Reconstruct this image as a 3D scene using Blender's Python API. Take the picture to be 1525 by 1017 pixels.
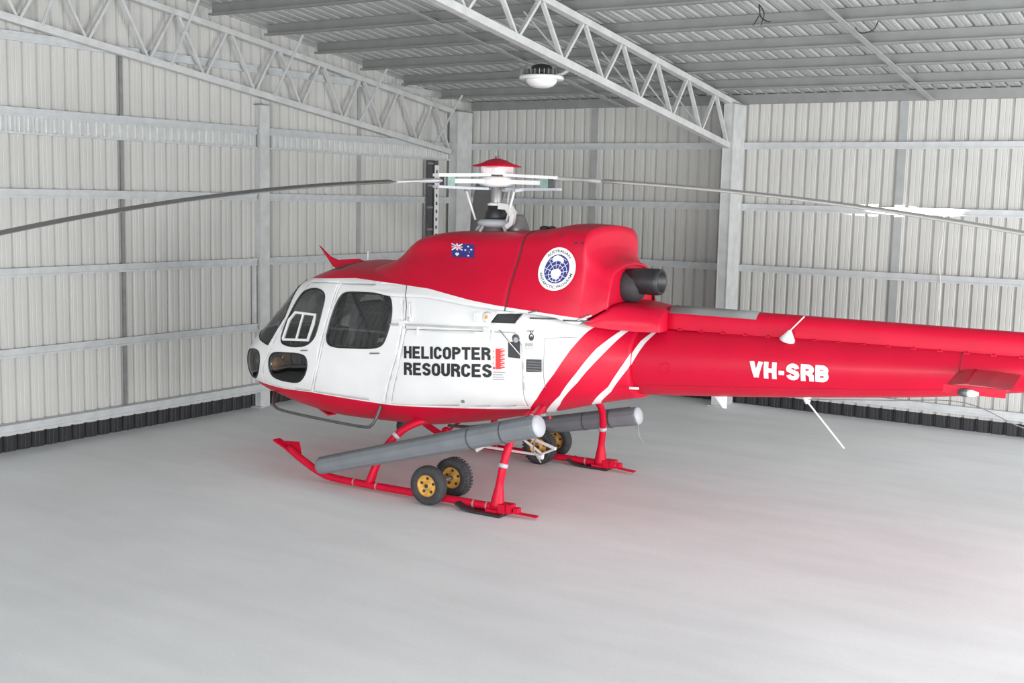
import bpy, bmesh, math, random
import numpy as np
from mathutils import Vector, Matrix
random.seed(7)
for _o in list(bpy.data.objects): bpy.data.objects.remove(_o)
SC = bpy.context.scene
COL = SC.collection
# ---------------------------------------------------------------- camera
F_PX, PITCH, YAW, ROLL = 1780.0, 0.121384, 0.580207, 0.023217
CAM = Vector((11.1103, -15.4497, 2.8))
fw = Vector((-math.sin(YAW)*math.cos(PITCH), math.cos(YAW)*math.cos(PITCH), -math.sin(PITCH)))
rt = Vector((math.cos(YAW), math.sin(YAW), 0)); up = rt.cross(fw)
R2 = rt*math.cos(ROLL) + up*math.sin(ROLL); U2 = up*math.cos(ROLL) - rt*math.sin(ROLL)
cd = bpy.data.cameras.new('camera'); cam = bpy.data.objects.new('camera', cd); COL.objects.link(cam)
m = Matrix((R2, U2, -fw)).transposed().to_4x4(); m.translation = CAM; cam.matrix_world = m
cd.sensor_width = 36; cd.lens = 36*F_PX/1525; cd.clip_start = .05; cd.clip_end = 300
SC.camera = cam
SC.view_settings.view_transform = 'Standard'; SC.view_settings.look = 'None'
SC.view_settings.gamma = 1; SC.view_settings.use_curve_mapping = False
SC.view_settings.exposure = 0.14
SC.cycles.max_bounces = 8; SC.cycles.diffuse_bounces = 5
# ---------------------------------------------------------------- sky: bright overcast
W = bpy.data.worlds.new('overcast_sky'); SC.world = W; W.use_nodes = True
bg = W.node_tree.nodes['Background']; bg.inputs[0].default_value = (.93, .965, 1, 1); bg.inputs[1].default_value = .95
def area(name, loc, target, sx, sy, power, col=(1, 1, 1)):
    l = bpy.data.lights.new(name, 'AREA'); l.shape = 'RECTANGLE'; l.size = sx; l.size_y = sy; l.energy = power; l.color = col
    o = bpy.data.objects.new(name, l); COL.objects.link(o); o.location = loc
    o.rotation_euler = (Vector(target)-Vector(loc)).to_track_quat('-Z', 'Y').to_euler(); return o
def spot(name, loc, target, deg, power, blend=.15, rad=.01, col=(1, .97, .93)):
    l = bpy.data.lights.new(name, 'SPOT'); l.spot_size = math.radians(deg); l.spot_blend = blend; l.energy = power
    l.shadow_soft_size = rad; l.color = col
    o = bpy.data.objects.new(name, l); COL.objects.link(o); o.location = loc
    o.rotation_euler = (Vector(target)-Vector(loc)).to_track_quat('-Z', 'Y').to_euler(); return o
# added lamp for daylight through assumed open hangar doors in front (behind the photographer)
area('assumed_door_daylight', (12.5, -21, 1.7), (6, -4, .3), 16, 2.8, 1850, (.97, .985, 1))
area('assumed_side_door_daylight', (16.5, -6.0, 1.5), (4, -2.4, .9), 9, 2.6, 1150, (.97, .985, 1))  # lamp added at the right for an assumed open side door
# added spot lamp outside the shed, for assumed low sun, grazes one wall girt
spot('added_girt_spot', (15.2, -1.02, 2.76), (7.15, -.01, 2.722), .95, 150000)
# ---------------------------------------------------------------- materials
MATS = {}
def nodes_of(name):
    mt = bpy.data.materials.new(name); mt.use_nodes = True; nt = mt.node_tree
    return mt, nt, nt.nodes['Principled BSDF']
def mat(name, col, rough=.5, metal=0., var=.06, scale=6., bump=0., bscale=60., coat=0., stretch=None, spec=.5):
    if name in MATS: return MATS[name]
    mt, nt, b = nodes_of(name); N = nt.nodes.new; L = nt.links.new
    b.inputs['Roughness'].default_value = rough; b.inputs['Metallic'].default_value = metal
    b.inputs['Coat Weight'].default_value = coat; b.inputs['Specular IOR Level'].default_value = spec
    tc = N('ShaderNodeTexCoord'); mp = N('ShaderNodeMapping'); L(tc.outputs['Object'], mp.inputs[0])
    if stretch: mp.inputs['Scale'].default_value = stretch
    n = N('ShaderNodeTexNoise'); n.inputs['Scale'].default_value = scale; n.inputs['Detail'].default_value = 5
    L(mp.outputs[0], n.inputs['Vector'])
    r = N('ShaderNodeMapRange'); r.inputs['From Min'].default_value = .3; r.inputs['From Max'].default_value = .7
    r.inputs['To Min'].default_value = 1-var; r.inputs['To Max'].default_value = 1+var; L(n.outputs[0], r.inputs[0])
    mx = N('ShaderNodeVectorMath'); mx.operation = 'SCALE'; mx.inputs[0].default_value = col[:3]; L(r.outputs[0], mx.inputs['Scale'])
    L(mx.outputs[0], b.inputs['Base Color'])
    if bump:
        n2 = N('ShaderNodeTexNoise'); n2.inputs['Scale'].default_value = bscale; L(mp.outputs[0], n2.inputs['Vector'])
        bp = N('ShaderNodeBump'); bp.inputs['Strength'].default_value = bump; bp.inputs['Distance'].default_value = .01
        L(n2.outputs[0], bp.inputs['Height']); L(bp.outputs[0], b.inputs['Normal'])
    MATS[name] = mt; return mt
GALV = mat('galvanised_steel', (.52, .535, .54), .45, .2, .08, 9, .08, 40)
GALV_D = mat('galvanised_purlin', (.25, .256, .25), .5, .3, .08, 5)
GALV_S = mat('galvanised_strip', (.36, .37, .365), .5, .2, .08, 5)
GALV_W = mat('galvanised_truss', (.55, .555, .55), .45, .15, .10, 7)
SHEET = mat('wall_sheet_cream', (.50, .496, .472), .5, 0., .035, 2.5, stretch=(1, 1, .4))
SHEET_R = mat('roof_sheet_zincalume', (.49, .50, .49), .35, .3, .07, 4)
BLACK = mat('black_plastic', (.018, .018, .02), .45, 0, .2, 12)
RUBBER = mat('tyre_rubber', (.035, .035, .037), .8, 0, .25, 20, .3, 90)
RED = mat('red_gloss_paint', (.54, .004, .030), .42, 0, .08, 4, coat=.0, spec=.22)
WHITE = mat('white_gloss_paint', (.74, .74, .735), .35, 0, .03, 4, coat=.3)
GREYT = mat('grey_float_cover', (.17, .185, .20), .55, 0, .08, 6)
CAPG = mat('pale_grey_cap', (.42, .44, .47), .5, 0, .05, 6)
YEL = mat('yellow_wheel_paint', (.62, .33, .06), .45, 0, .25, 18)
DGREY = mat('dark_grey_metal', (.10, .10, .105), .45, .4, .15, 10)
MGREY = mat('mid_grey_metal', (.28, .28, .28), .4, .5, .12, 10)
BLADE_G = mat('blade_grey', (.17, .17, .165), .5, 0, .06, 3)
BLADE_L = mat('blade_light_grey', (.42, .42, .40), .45, 0, .05, 3)
GREEN = mat('green_grey_bearing', (.20, .30, .26), .6, 0, .15, 30)
SEATM = mat('light_grey_seat', (.42, .43, .44), .8, 0, .08, 20)
INT = mat('cabin_lining', (.10, .10, .105), .8, 0, .08, 8)
INTD = mat('cabin_dark', (.03, .03, .033), .7, 0, .1, 8)
CHROME = mat('bare_tube', (.62, .62, .6), .25, .7, .05, 8)
BLUE = mat('navy_blue_print', (.03, .035, .22), .5, 0, .05, 10)
INKB = mat('black_print', (.012, .012, .014), .5, 0, .1, 10)
INKG = mat('grey_print', (.35, .35, .36), .6, 0, .1, 10)
INKR = mat('red_print', (.75, .03, .03), .5, 0, .05, 10)
INKW = mat('white_print', (.85, .85, .85), .5, 0, .02, 10)
SPINEG = mat('grey_spine_paint', (.23, .235, .23), .55, 0, .08, 7)
LENSO = mat('orange_lamp_lens', (.90, .42, .20), .3, 0, .2, 25)
LENSW = mat('frosted_lens', (.80, .80, .78), .35, 0, .04, 9)
ORNG = mat('orange_mark', (.8, .35, .05), .5)
def glass(name, tint, refl):
    mt = bpy.data.materials.new(name); mt.use_nodes = True; nt = mt.node_tree; nt.nodes.clear(); N = nt.nodes.new; L = nt.links.new
    o = N('ShaderNodeOutputMaterial'); mx = N('ShaderNodeMixShader'); t = N('ShaderNodeBsdfTransparent'); g = N('ShaderNodeBsdfGlossy')
    t.inputs[0].default_value = (*tint, 1); g.inputs[0].default_value = (1, 1, 1, 1); g.inputs['Roughness'].default_value = .04
    lw = N('ShaderNodeLayerWeight'); lw.inputs[0].default_value = .35
    mr = N('ShaderNodeMapRange'); mr.inputs['To Min'].default_value = refl; mr.inputs['To Max'].default_value = .75
    L(lw.outputs['Fresnel'], mr.inputs[0]); L(mr.outputs[0], mx.inputs[0]); L(t.outputs[0], mx.inputs[1]); L(g.outputs[0], mx.inputs[2]); L(mx.outputs[0], o.inputs[0])
    return mt
GLASS = glass('cabin_glass', (.36, .38, .39), .03)
GLASS2 = glass('nose_glass', (.72, .73, .73), .03)
# concrete floor
def concrete():
    mt, nt, b = nodes_of('concrete_slab'); N = nt.nodes.new; L = nt.links.new
    tc = N('ShaderNodeTexCoord')
    def noise(s, d=6, st=(1, 1, 1)):
        mp = N('ShaderNodeMapping'); mp.inputs['Scale'].default_value = st; L(tc.outputs['Object'], mp.inputs[0])
        n = N('ShaderNodeTexNoise'); n.inputs['Scale'].default_value = s; n.inputs['Detail'].default_value = d; L(mp.outputs[0], n.inputs['Vector']); return n.outputs[0]
    def rng(i, a, bb, c, d):
        r = N('ShaderNodeMapRange'); r.inputs[1].default_value = a; r.inputs[2].default_value = bb; r.inputs[3].default_value = c; r.inputs[4].default_value = d; L(i, r.inputs[0]); return r.outputs[0]
    def mul(a, c):
        q = N('ShaderNodeMath'); q.operation = 'MULTIPLY'; L(a, q.inputs[0]); L(c, q.inputs[1]); return q.outputs[0]
    v = mul(rng(noise(.35), .35, .65, .94, 1.05), rng(noise(2.2, 8, (.35, 1.4, 1)), .35, .65, .965, 1.03))
    v = mul(v, rng(noise(45, 3), .3, .7, .975, 1.02))
    s = N('ShaderNodeVectorMath'); s.operation = 'SCALE'; s.inputs[0].default_value = (.77, .782, .79); L(v, s.inputs['Scale']); L(s.outputs[0], b.inputs['Base Color'])
    b.inputs['Roughness'].default_value = .62; b.inputs['Specular IOR Level'].default_value = .3
    bp = N('ShaderNodeBump'); bp.inputs['Strength'].default_value = .12; bp.inputs['Distance'].default_value = .01; L(noise(30), bp.inputs['Height']); L(bp.outputs[0], b.inputs['Normal'])
    return mt
CONC = concrete()
# ---------------------------------------------------------------- object helpers
def fin(bm, name, material, parent=None, smooth=False, kind=None):
    me = bpy.data.meshes.new(name); bm.normal_update(); bm.to_mesh(me); bm.free()
    if not isinstance(material, (list, tuple)): material = [material]
    for q in material: me.materials.append(q)
    if smooth: me.shade_smooth()
    o = bpy.data.objects.new(name, me); COL.objects.link(o)
    if parent: o.parent = parent
    if kind: o['kind'] = kind
    return o
def empty(name, loc=(0, 0, 0), rz=0, parent=None):
    o = bpy.data.objects.new(name, None); COL.objects.link(o); o.location = loc; o.rotation_euler = (0, 0, rz); o.empty_display_size = .1
    if parent: o.parent = parent
    return o
def tag(o, label=None, cat=None, group=None, kind=None):
    if label: o['label'] = label
    if cat: o['category'] = cat
    if group: o['group'] = group
    if kind: o['kind'] = kind
    return o
def box(bm, lo, hi, mi=0):
    xs, ys, zs = zip(lo, hi)
    v = [bm.verts.new((xs[i & 1], ys[(i >> 1) & 1], zs[(i >> 2) & 1])) for i in range(8)]
    for f in ((0, 2, 3, 1), (4, 5, 7, 6), (0, 1, 5, 4), (2, 6, 7, 3), (0, 4, 6, 2), (1, 3, 7, 5)):
        bm.faces.new([v[i] for i in f]).material_index = mi
def frame_for(d):
    d = Vector(d).normalized(); a = Vector((0, 0, 1)) if abs(d.z) < .9 else Vector((1, 0, 0))
    s = d.cross(a).normalized(); return s, s.cross(d).normalized()
def tube(bm, pts, r, n=10, flat=None, mi=0, rot=0.):
    """swept tube; r a number or a list; flat=(w,h) half-sizes give a rectangular bar"""
    pts = [Vector(p) for p in pts]; rs = r if isinstance(r, (list, tuple)) else [r]*len(pts)
    rings = []; s0 = None
    for i, p in enumerate(pts):
        d = (pts[min(i+1, len(pts)-1)]-pts[max(i-1, 0)]).normalized()
        if s0 is None: s, u = frame_for(d)
        else:
            s = (s0-d*s0.dot(d)).normalized(); u = s.cross(d)
        s0 = s
        if flat: ring = [p+s*a*flat[0]+u*b*flat[1] for a, b in ((-1, -1), (1, -1), (1, 1), (-1, 1))]
        else: ring = [p+(s*math.cos(rot+2*math.pi*k/n)+u*math.sin(rot+2*math.pi*k/n))*rs[i] for k in range(n)]
        rings.append([bm.verts.new(q) for q in ring])
    k = len(rings[0])
    for a, b in zip(rings[:-1], rings[1:]):
        for j in range(k): bm.faces.new((a[j], a[(j+1) % k], b[(j+1) % k], b[j])).material_index = mi
    bm.faces.new(rings[0][::-1]).material_index = mi; bm.faces.new(rings[-1]).material_index = mi
def smooth_path(P, n=5):
    P = [Vector(p) for p in P]; Q = [2*P[0]-P[1]]+P+[2*P[-1]-P[-2]]; out = []
    for i in range(1, len(Q)-2):
        for k in range(n):
            t = k/n; a, b, c, d = Q[i-1:i+3]
            out.append(.5*((2*b)+(c-a)*t+(2*a-5*b+4*c-d)*t*t+(3*b-a-3*c+d)*t**3))
    return out+[P[-1]]
def lathe(bm, prof, n=24, origin=(0, 0, 0), axis=(0, 0, 1), mi=0, closed=True):
    ax = Vector(axis).normalized(); s, u = frame_for(ax); o = Vector(origin); rings = []
    for r, h in prof:
        rings.append([bm.verts.new(o+ax*h+(s*math.cos(2*math.pi*k/n)+u*math.sin(2*math.pi*k/n))*max(r, 1e-4)) for k in range(n)])
    for a, b in zip(rings[:-1], rings[1:]):
        for j in range(n): bm.faces.new((a[j], a[(j+1) % n], b[(j+1) % n], b[j])).material_index = mi
    if closed:
        bm.faces.new(rings[0][::-1]).material_index = mi; bm.faces.new(rings[-1]).material_index = mi
def split_loose(o):
    """every loose piece of o becomes an object of its own with the same name and parent"""
    bm = bmesh.new(); bm.from_mesh(o.data); bm.verts.ensure_lookup_table(); seen = set(); groups = []
    for v in bm.verts:
        if v.index in seen: continue
        st = [v]; seen.add(v.index); g = []
        while st:
            q = st.pop(); g.append(q)
            for e in q.link_edges:
                w = e.other_vert(q)
                if w.index not in seen: seen.add(w.index); st.append(w)
        groups.append(g)
    name = o.name.split('.')[0]; par = o.parent; mts = list(o.data.materials); sm = any(p.use_smooth for p in o.data.polygons); out = []
    for g in groups:
        nb = bmesh.new(); mp = {v: nb.verts.new(v.co) for v in g}
        for f in {f for v in g for f in v.link_faces}: nb.faces.new([mp[v] for v in f.verts]).material_index = f.material_index
        out.append((nb, sm))
    bm.free(); bpy.data.objects.remove(o)
    return [fin(nb, name, mts, par, s_) for nb, s_ in out]
def recalc(bm): bmesh.ops.recalc_face_normals(bm, faces=bm.faces)
def mk(name, material, parent, fn, smooth=False, kind=None):
    bm = bmesh.new(); fn(bm); recalc(bm); return fin(bm, name, material, parent, smooth, kind)
# ================================================================ THE SHED
RS = .135                      # roof slope: z rises towards the camera
ZP, ZR = 4.10, 4.235           # purlin soffit and roof sheet underside at the back wall
FRONT = -15.0; XE = 13.4
# floor
bm = bmesh.new(); box(bm, (-30, -60, -.25), (60, 6, 0)); tag(fin(bm, 'floor', CONC), kind='structure')
def sheet_profile(n, w=.17):
    """plan outline of ribbed cladding, n ribs: list of (along, out)"""
    P = []
    for i in range(n):
        b = i*w
        P += [(b, 0), (b+.055, 0), (b+.058, .003), (b+.066, .003), (b+.069, 0), (b+.104, 0), (b+.107, .003), (b+.115, .003), (b+.118, 0), (b+.120, 0), (b+.138, .032), (b+.158, .032)]
    P.append((n*w, 0)); return P
def ribbed(name, material, parent, n, w, place, smooth=False):
    bm = bmesh.new(); a = []; b = []
    for u, o in sheet_profile(n, w):
        p, q = place(u, o); a.append(bm.verts.new(p)); b.append(bm.verts.new(q))
    for i in range(len(a)-1): bm.faces.new((a[i], a[i+1], b[i+1], b[i]))
    o = fin(bm, name, material, parent); return o
BAND = .17
wall_left = tag(empty('wall_left'), kind='structure')
XW = -.06
k = 0; y = .06
while y > FRONT:
    ribbed('wall_sheet', SHEET, wall_left, 5, .17, lambda u, o, y=y: ((XW-o, y-u, BAND), (XW-o, y-u, ZR+RS*(-(y-u))+.03)))
    y -= .85
wall_back = tag(empty('wall_back'), kind='structure')
YW = .06; x = -.06
while x < XE:
    ribbed('wall_sheet', SHEET, wall_back, 5, .17, lambda u, o, x=x: ((x+u, YW+o, BAND-.01), (x+u, YW+o, ZR+.0)))
    x += .85
# foot of the ribbed sheeting, its lack of light painted as black strips
def strip(name, place, n):
    bm = bmesh.new(); a = []; b = []
    for u, o in sheet_profile(n): 
        p, q = place(u, o); a.append(bm.verts.new(p)); b.append(bm.verts.new(q))
    for i in range(len(a)-1): bm.faces.new((a[i], a[i+1], b[i+1], b[i]))
    tag(fin(bm, name, BLACK), kind='structure')
strip('unlit_foot_left', lambda u, o: ((XW-o-.004, .06-u, 0), (XW-o-.004, .06-u, BAND+.01)), 88)
strip('unlit_foot_back', lambda u, o: ((-.06+u, YW+o+.004, 0), (-.06+u, YW+o+.004, BAND)), 78)
# unseen sheeting added above the front and side doorways to darken the upper walls
wall_front_baffle = tag(empty('wall_front_baffle'), kind='structure'); x = -.06
while x < XE:
    ribbed('wall_sheet', SHEET, wall_front_baffle, 5, .17, lambda u, o, x=x: ((x+u, FRONT-o, 4.5), (x+u, FRONT-o, ZR-RS*FRONT-.01))); x += .85
wall_right_baffle = tag(empty('wall_right_baffle'), kind='structure'); y = .0
while y > FRONT:
    ribbed('wall_sheet', SHEET, wall_right_baffle, 5, .17, lambda u, o, y=y: ((XE+.1+o, max(FRONT, y-u), 3.75), (XE+.1+o, max(FRONT, y-u), ZR-RS*max(FRONT, y-u)-.01))); y -= .85
# girts: lipped channels
def girt_y(parent, y0, y1, z, h=.085, d=.055, name='girt', material=GALV):   # along Y on the left wall
    def f(bm):
        box(bm, (XW, y0, z-h), (XW+d, y1, z)); box(bm, (XW+d, y0, z-.018), (XW+d+.012, y1, z+.004)); box(bm, (XW+d, y0, z-h-.004), (XW+d+.012, y1, z-h+.018))
    return mk(name, material, parent, f)
def girt_x(parent, x0, x1, z, h=.085, d=.055, name='girt', material=GALV):
    def f(bm):
        box(bm, (x0, YW-d, z-h), (x1, YW, z)); box(bm, (x0, YW-d-.012, z-.018), (x1, YW-d, z+.004)); box(bm, (x0, YW-d-.012, z-h-.004), (x1, YW-d, z-h+.018))
    return mk(name, material, parent, f)
LB = [(-4.27, -.38), (-14.9, -4.47)]
for y0, y1 in LB:
    for z in (1.09, 1.93, 2.75, 3.58, 4.34): girt_y(wall_left, y0, y1, z)
    girt_y(wall_left, y0, y1, .31, .09, .13)
BB = [(.15, 4.53), (4.68, 13.4)]
for x0, x1 in BB:
    for z in (1.09, 1.93, 2.76, 3.585): girt_x(wall_back, x0, x1, z)
    girt_x(wall_back, x0, x1, .31, .09, .10)
# vertical bridging strips between girts
LZ = [.31, 1.09, 1.93, 2.75, 3.58, 4.34]
def vert(parent, c, axis, zs, w=.045, material=None):
    material = material or GALV_S
    for a, b in zip(zs[:-1], zs[1:]):
        hb = .085
        if axis == 'y': f = lambda bm: box(bm, (XW, c-w, a+.004), (XW+.022, c+w, b-hb-.004))
        else: f = lambda bm: box(bm, (c-w, YW-.022, a+.004), (c+w, YW, b-hb-.004))
        mk('bridging_strip', material, parent, f)
vert(wall_left, -6.52, 'y', LZ, .022, DGREY and MGREY); vert(wall_left, -2.46, 'y', LZ, .035)
for c in (2.32, 6.79, 11.1): vert(wall_back, c, 'x', [.31, 1.09, 1.93, 2.76, 3.585, 4.19], .05)
# short bright stub channel beside the end-wall column
mk('girt_stub', GALV_W, wall_left, lambda bm: box(bm, (XW+.02, -4.53, 1.1), (XW+.06, -4.49, 1.84)))
BANDM = mat('galvanised_band', (.60, .61, .60), .35, .45, .06, 9)
# corrugated galvanised band under the fourth girt
for y0, y1 in LB:
    def f(bm, y0=y0, y1=y1):
        n = int((y1-y0)/.105); L_ = (y1-y0)/n
        for i in range(n):
            a = y0+i*L_
            pts = [(a, 0), (a+.30*L_, 0), (a+.42*L_, .038), (a+.68*L_, .038), (a+.96*L_, 0), (a+L_, 0)]
            vs = [(bm.verts.new((XW+.03+o, t, 3.335)), bm.verts.new((XW+.03+o, t, 3.492))) for t, o in pts]
            for p, q in zip(vs[:-1], vs[1:]): bm.faces.new((p[0], q[0], q[1], p[1]))
    mk('corrugated_band', BANDM, wall_left, f)
    mk('band_trim', GALV, wall_left, lambda bm, y0=y0, y1=y1: box(bm, (XW, y0, 3.315), (XW+.065, y1, 3.337)))
# ceiling: ribbed sheets, purlins, bridging
ceiling = tag(empty('ceiling'), kind='structure')
x = -.3
while x < XE+.2:
    ribbed('roof_sheet', SHEET_R, ceiling, 5, .17, lambda u, o, x=x: ((x+u, .15, ZR+.002+o-RS*.15), (x+u, FRONT, ZR+.002+o-RS*FRONT)))
    x += .85
def purlin(y, x0=.16, x1=13.4):
    zb = ZP-RS*y; zt = ZR-RS*y
    def f(bm):
        box(bm, (x0, y, zb), (x1, y+.012, zt-.002)); box(bm, (x0, y-.055, zb), (x1, y, zb+.006)); box(bm, (x0, y-.06, zb), (x1, y-.055, zb+.022))
        box(bm, (x0, y+.012, zt-.02), (x1, y+.06, zt-.012))
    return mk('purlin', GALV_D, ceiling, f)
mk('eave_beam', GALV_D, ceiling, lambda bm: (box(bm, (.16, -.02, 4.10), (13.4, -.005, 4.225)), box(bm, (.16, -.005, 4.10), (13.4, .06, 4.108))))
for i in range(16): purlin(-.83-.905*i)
for xc in (2.85, 7.15, 11.4):
    def f(bm, xc=xc):
        for j in range(16):
            ya = -.04-.905*j*(1 if j else 1); yb = -.83-.905*j
            if j: ya = -.83-.905*(j-1)-.07
            if j == 0: tube(bm, [(xc, -.04, ZP-.012), (xc, FRONT+.1, ZP-RS*(FRONT+.1)-.012)], 1, flat=(.035, .005))
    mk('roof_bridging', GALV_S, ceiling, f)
# columns
def column(name, lo, hi, label, base=True):
    root = empty(name, ((lo[0]+hi[0])/2, (lo[1]+hi[1])/2, 0)); ox, oy = root.location.x, root.location.y
    tag(root, label, 'column')
    a = (lo[0]-ox, lo[1]-oy); b = (hi[0]-ox, hi[1]-oy)
    def f(bm):
        box(bm, (a[0], a[1], 0), (b[0], b[1], hi[2]))
    def lip(bm):
        for xx in (a[0], b[0]-.012):
            box(bm, (xx, a[1]-.008, .01), (xx+.012, a[1]-.001, hi[2]-.01))
    o = mk('column_shaft', GALV_W, root, f); mk('column_lip', GALV, root, lip)
    mk('base_plate', GALV, root, lambda bm: box(bm, (a[0]-.04, a[1]-.05, .0), (b[0]+.04, a[1]+.02, .012)))
    mk('cap_plate', GALV_D, root, lambda bm: box(bm, (a[0]-.02, a[1]-.02, hi[2]+.001), (b[0]+.02, b[1]-.01, hi[2]+.012)))
    return root
column('steel_column', (4.53, -.38, 0), (4.68, .0, 4.08), 'tall galvanised box column on the back wall carrying the near roof truss')
column('steel_column', (-.005, -.38, 0), (.15, .0, 4.06), 'galvanised column in the far corner behind the rotor head')
column('steel_column', (-.06, -4.45, 0), (.035, -4.29, 3.86), 'wide galvanised column on the left wall behind the helicopter nose')
# trusses
def truss(X, y_end, zb0, sb, zt0, st, pitch, n, label, w=.04, fly=(), flydir=1):
    root = empty('roof_truss', (X, 0, 0)); tag(root, label, 'truss', 'roof trusses')
    yl = y_end-pitch*n
    mk('bottom_chord', GALV_W, root, lambda bm: tube(bm, [(0, y_end, zb0-sb*y_end), (0, yl, zb0-sb*yl)], 1, flat=(w, .038)))
    mk('top_chord', GALV_W, root, lambda bm: tube(bm, [(0, -.02 if X > 1 else y_end+.06, zt0-st*(-.02)), (0, yl-.4, zt0-st*(yl-.4))], 1, flat=(w, .034)))
    for i in range(n):
        yb = y_end-.02-pitch*i; ym = yb-pitch*.5; y2 = yb-pitch
        B = (0, yb, zb0-sb*yb+.03); T1 = (0, ym+.03, zt0-st*ym-.03); T2 = (0, ym-.03, zt0-st*ym-.03); B2 = (0, y2+.04, zb0-sb*y2+.03)
        mk('web_brace', GALV_W, root, lambda bm: tube(bm, [B, T1], 1, flat=(.022, .015)))
        mk('web_brace', GALV_W, root, lambda bm: tube(bm, [T2, B2], 1, flat=(.022, .015)))
    for yf in fly:
        z0 = zb0-sb*yf
        mk('fly_brace', GALV, root, lambda bm: tube(bm, [(flydir*.03, yf, z0+.01), (flydir*.58, yf-.05, ZP-RS*yf+.03)], 1, flat=(.018, .006)))
    return root
truss(.055, -.46, 3.385, .135, 4.055, .133, .822, 13, 'flat-chord lattice roof truss running along the left wall', fly=(-.9, -2.62, -4.27, -5.92, -7.6), flydir=1)
truss(4.605, -.40, 3.47, .150, 4.06, .134, .86, 12, 'lattice roof truss crossing above the helicopter to the back wall column', w=.045, fly=(-1.0, -1.9, -2.8, -4.5), flydir=-1)
# white perforated channel and dark conduit standing by the far corner
def perf(bm):
    x0, y0, z = .0, -.80, .35
    while z < 3.2:
        box(bm, (.06, -.84, z), (.072, -.815, z+.12)); box(bm, (.06, -.765, z), (.072, -.74, z+.12)); box(bm, (.06, -.815, z+.05), (.072, -.765, z+.12)); z += .12
pr = tag(empty('perforated_channel', (.0, 0, 0)), 'slotted white steel channel standing on the left wall near the corner', 'channel')
mk('slotted_face', WHITE, pr, perf, kind='stuff'); mk('channel_back', DGREY, pr, lambda bm: box(bm, (.022, -.84, .35), (.052, -.74, 3.3)))
cr = tag(empty('cable_conduit', (0, 0, 0)), 'dark vertical cable tray beside the slotted channel near the corner', 'conduit')
mk('tray', DGREY, cr, lambda bm: box(bm, (.022, -.99, .35), (.05, -.88, 3.30)))
def clips(bm):
    z = .6
    while z < 3.3: box(bm, (.05, -1.0, z), (.062, -.87, z+.03)); z += .33
mk('tray_clips', GALV_D, cr, clips, kind='stuff')
# high-bay lamp clamped to the truss
LX, LY, LZ_ = 4.2, -4.45, 4.06
lamp = tag(empty('high_bay_lamp', (LX, LY, LZ_)), 'round white high-bay lamp clamped under the near roof truss', 'lamp')
mk('lens', LENSW, lamp, lambda bm: lathe(bm, [(.02, -.115), (.08, -.11), (.13, -.09), (.16, -.055), (.17, -.02)], 32), True)
mk('rim', WHITE, lamp, lambda bm: lathe(bm, [(.17, -.025), (.232, -.03), (.24, -.015), (.235, .01), (.18, .02), (.17, .0)], 36), True)
def fins(bm):
    for i in range(28):
        a = 2*math.pi*i/28; c, s = math.cos(a), math.sin(a)
        tube(bm, [(.12*c, .12*s, .045), (.225*c, .225*s, .045)], 1, flat=(.003, .026))
mk('cooling_fins', MGREY, lamp, fins, kind='stuff')
mk('driver_box', BLACK, lamp, lambda bm: lathe(bm, [(.12, .02), (.13, .07), (.10, .12), (.05, .135)], 20), True)
mk('bracket', GALV_W, lamp, lambda bm: (tube(bm, [(.16, 0, .02), (.27, -.02, .02), (.33, -.02, .05), (.35, -.02, .13)], 1, flat=(.025, .006)), box(bm, (.33, -.05, .06), (.345, .02, .16))))
pc = tag(mk('power_cable', MGREY, None, lambda bm: tube(bm, smooth_path([(LX-.17, LY, LZ_+.13), (3.4, -3.9, 4.2), (2.4, -3.3, 4.26), (1.2, -2.5, 4.33), (.3, -1.9, 4.30)]), .007, 6)), 'thin grey power cable strung under the purlins to the lamp', 'cable')
wr = tag(empty('loose_wires', (6.42, -3.97, 4.62)), 'short black wire ends dangling from the roof purlins', 'wire')
for q in ([(0, 0, .12), (.01, 0, .02), (-.06, .02, -.08)], [(0, 0, .1), (.02, .01, .0), (.09, -.01, -.05), (.13, 0, -.06)], [(.0, 0, .12), (.05, .02, .03), (.03, 0, -.09)]):
    mk('wire', BLACK, wr, lambda bm, q=q: tube(bm, smooth_path(q), .006, 6))
w2 = tag(mk('hanging_cable', BLACK, None, lambda bm: tube(bm, smooth_path([(7.38, -3.2, 4.62), (7.36, -3.25, 4.54), (7.30, -3.3, 4.5), (7.24, -3.33, 4.5), (7.2, -3.36, 4.55)]), .006, 6)), 'thin black cable looping below a purlin above the tail boom', 'cable')
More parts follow.
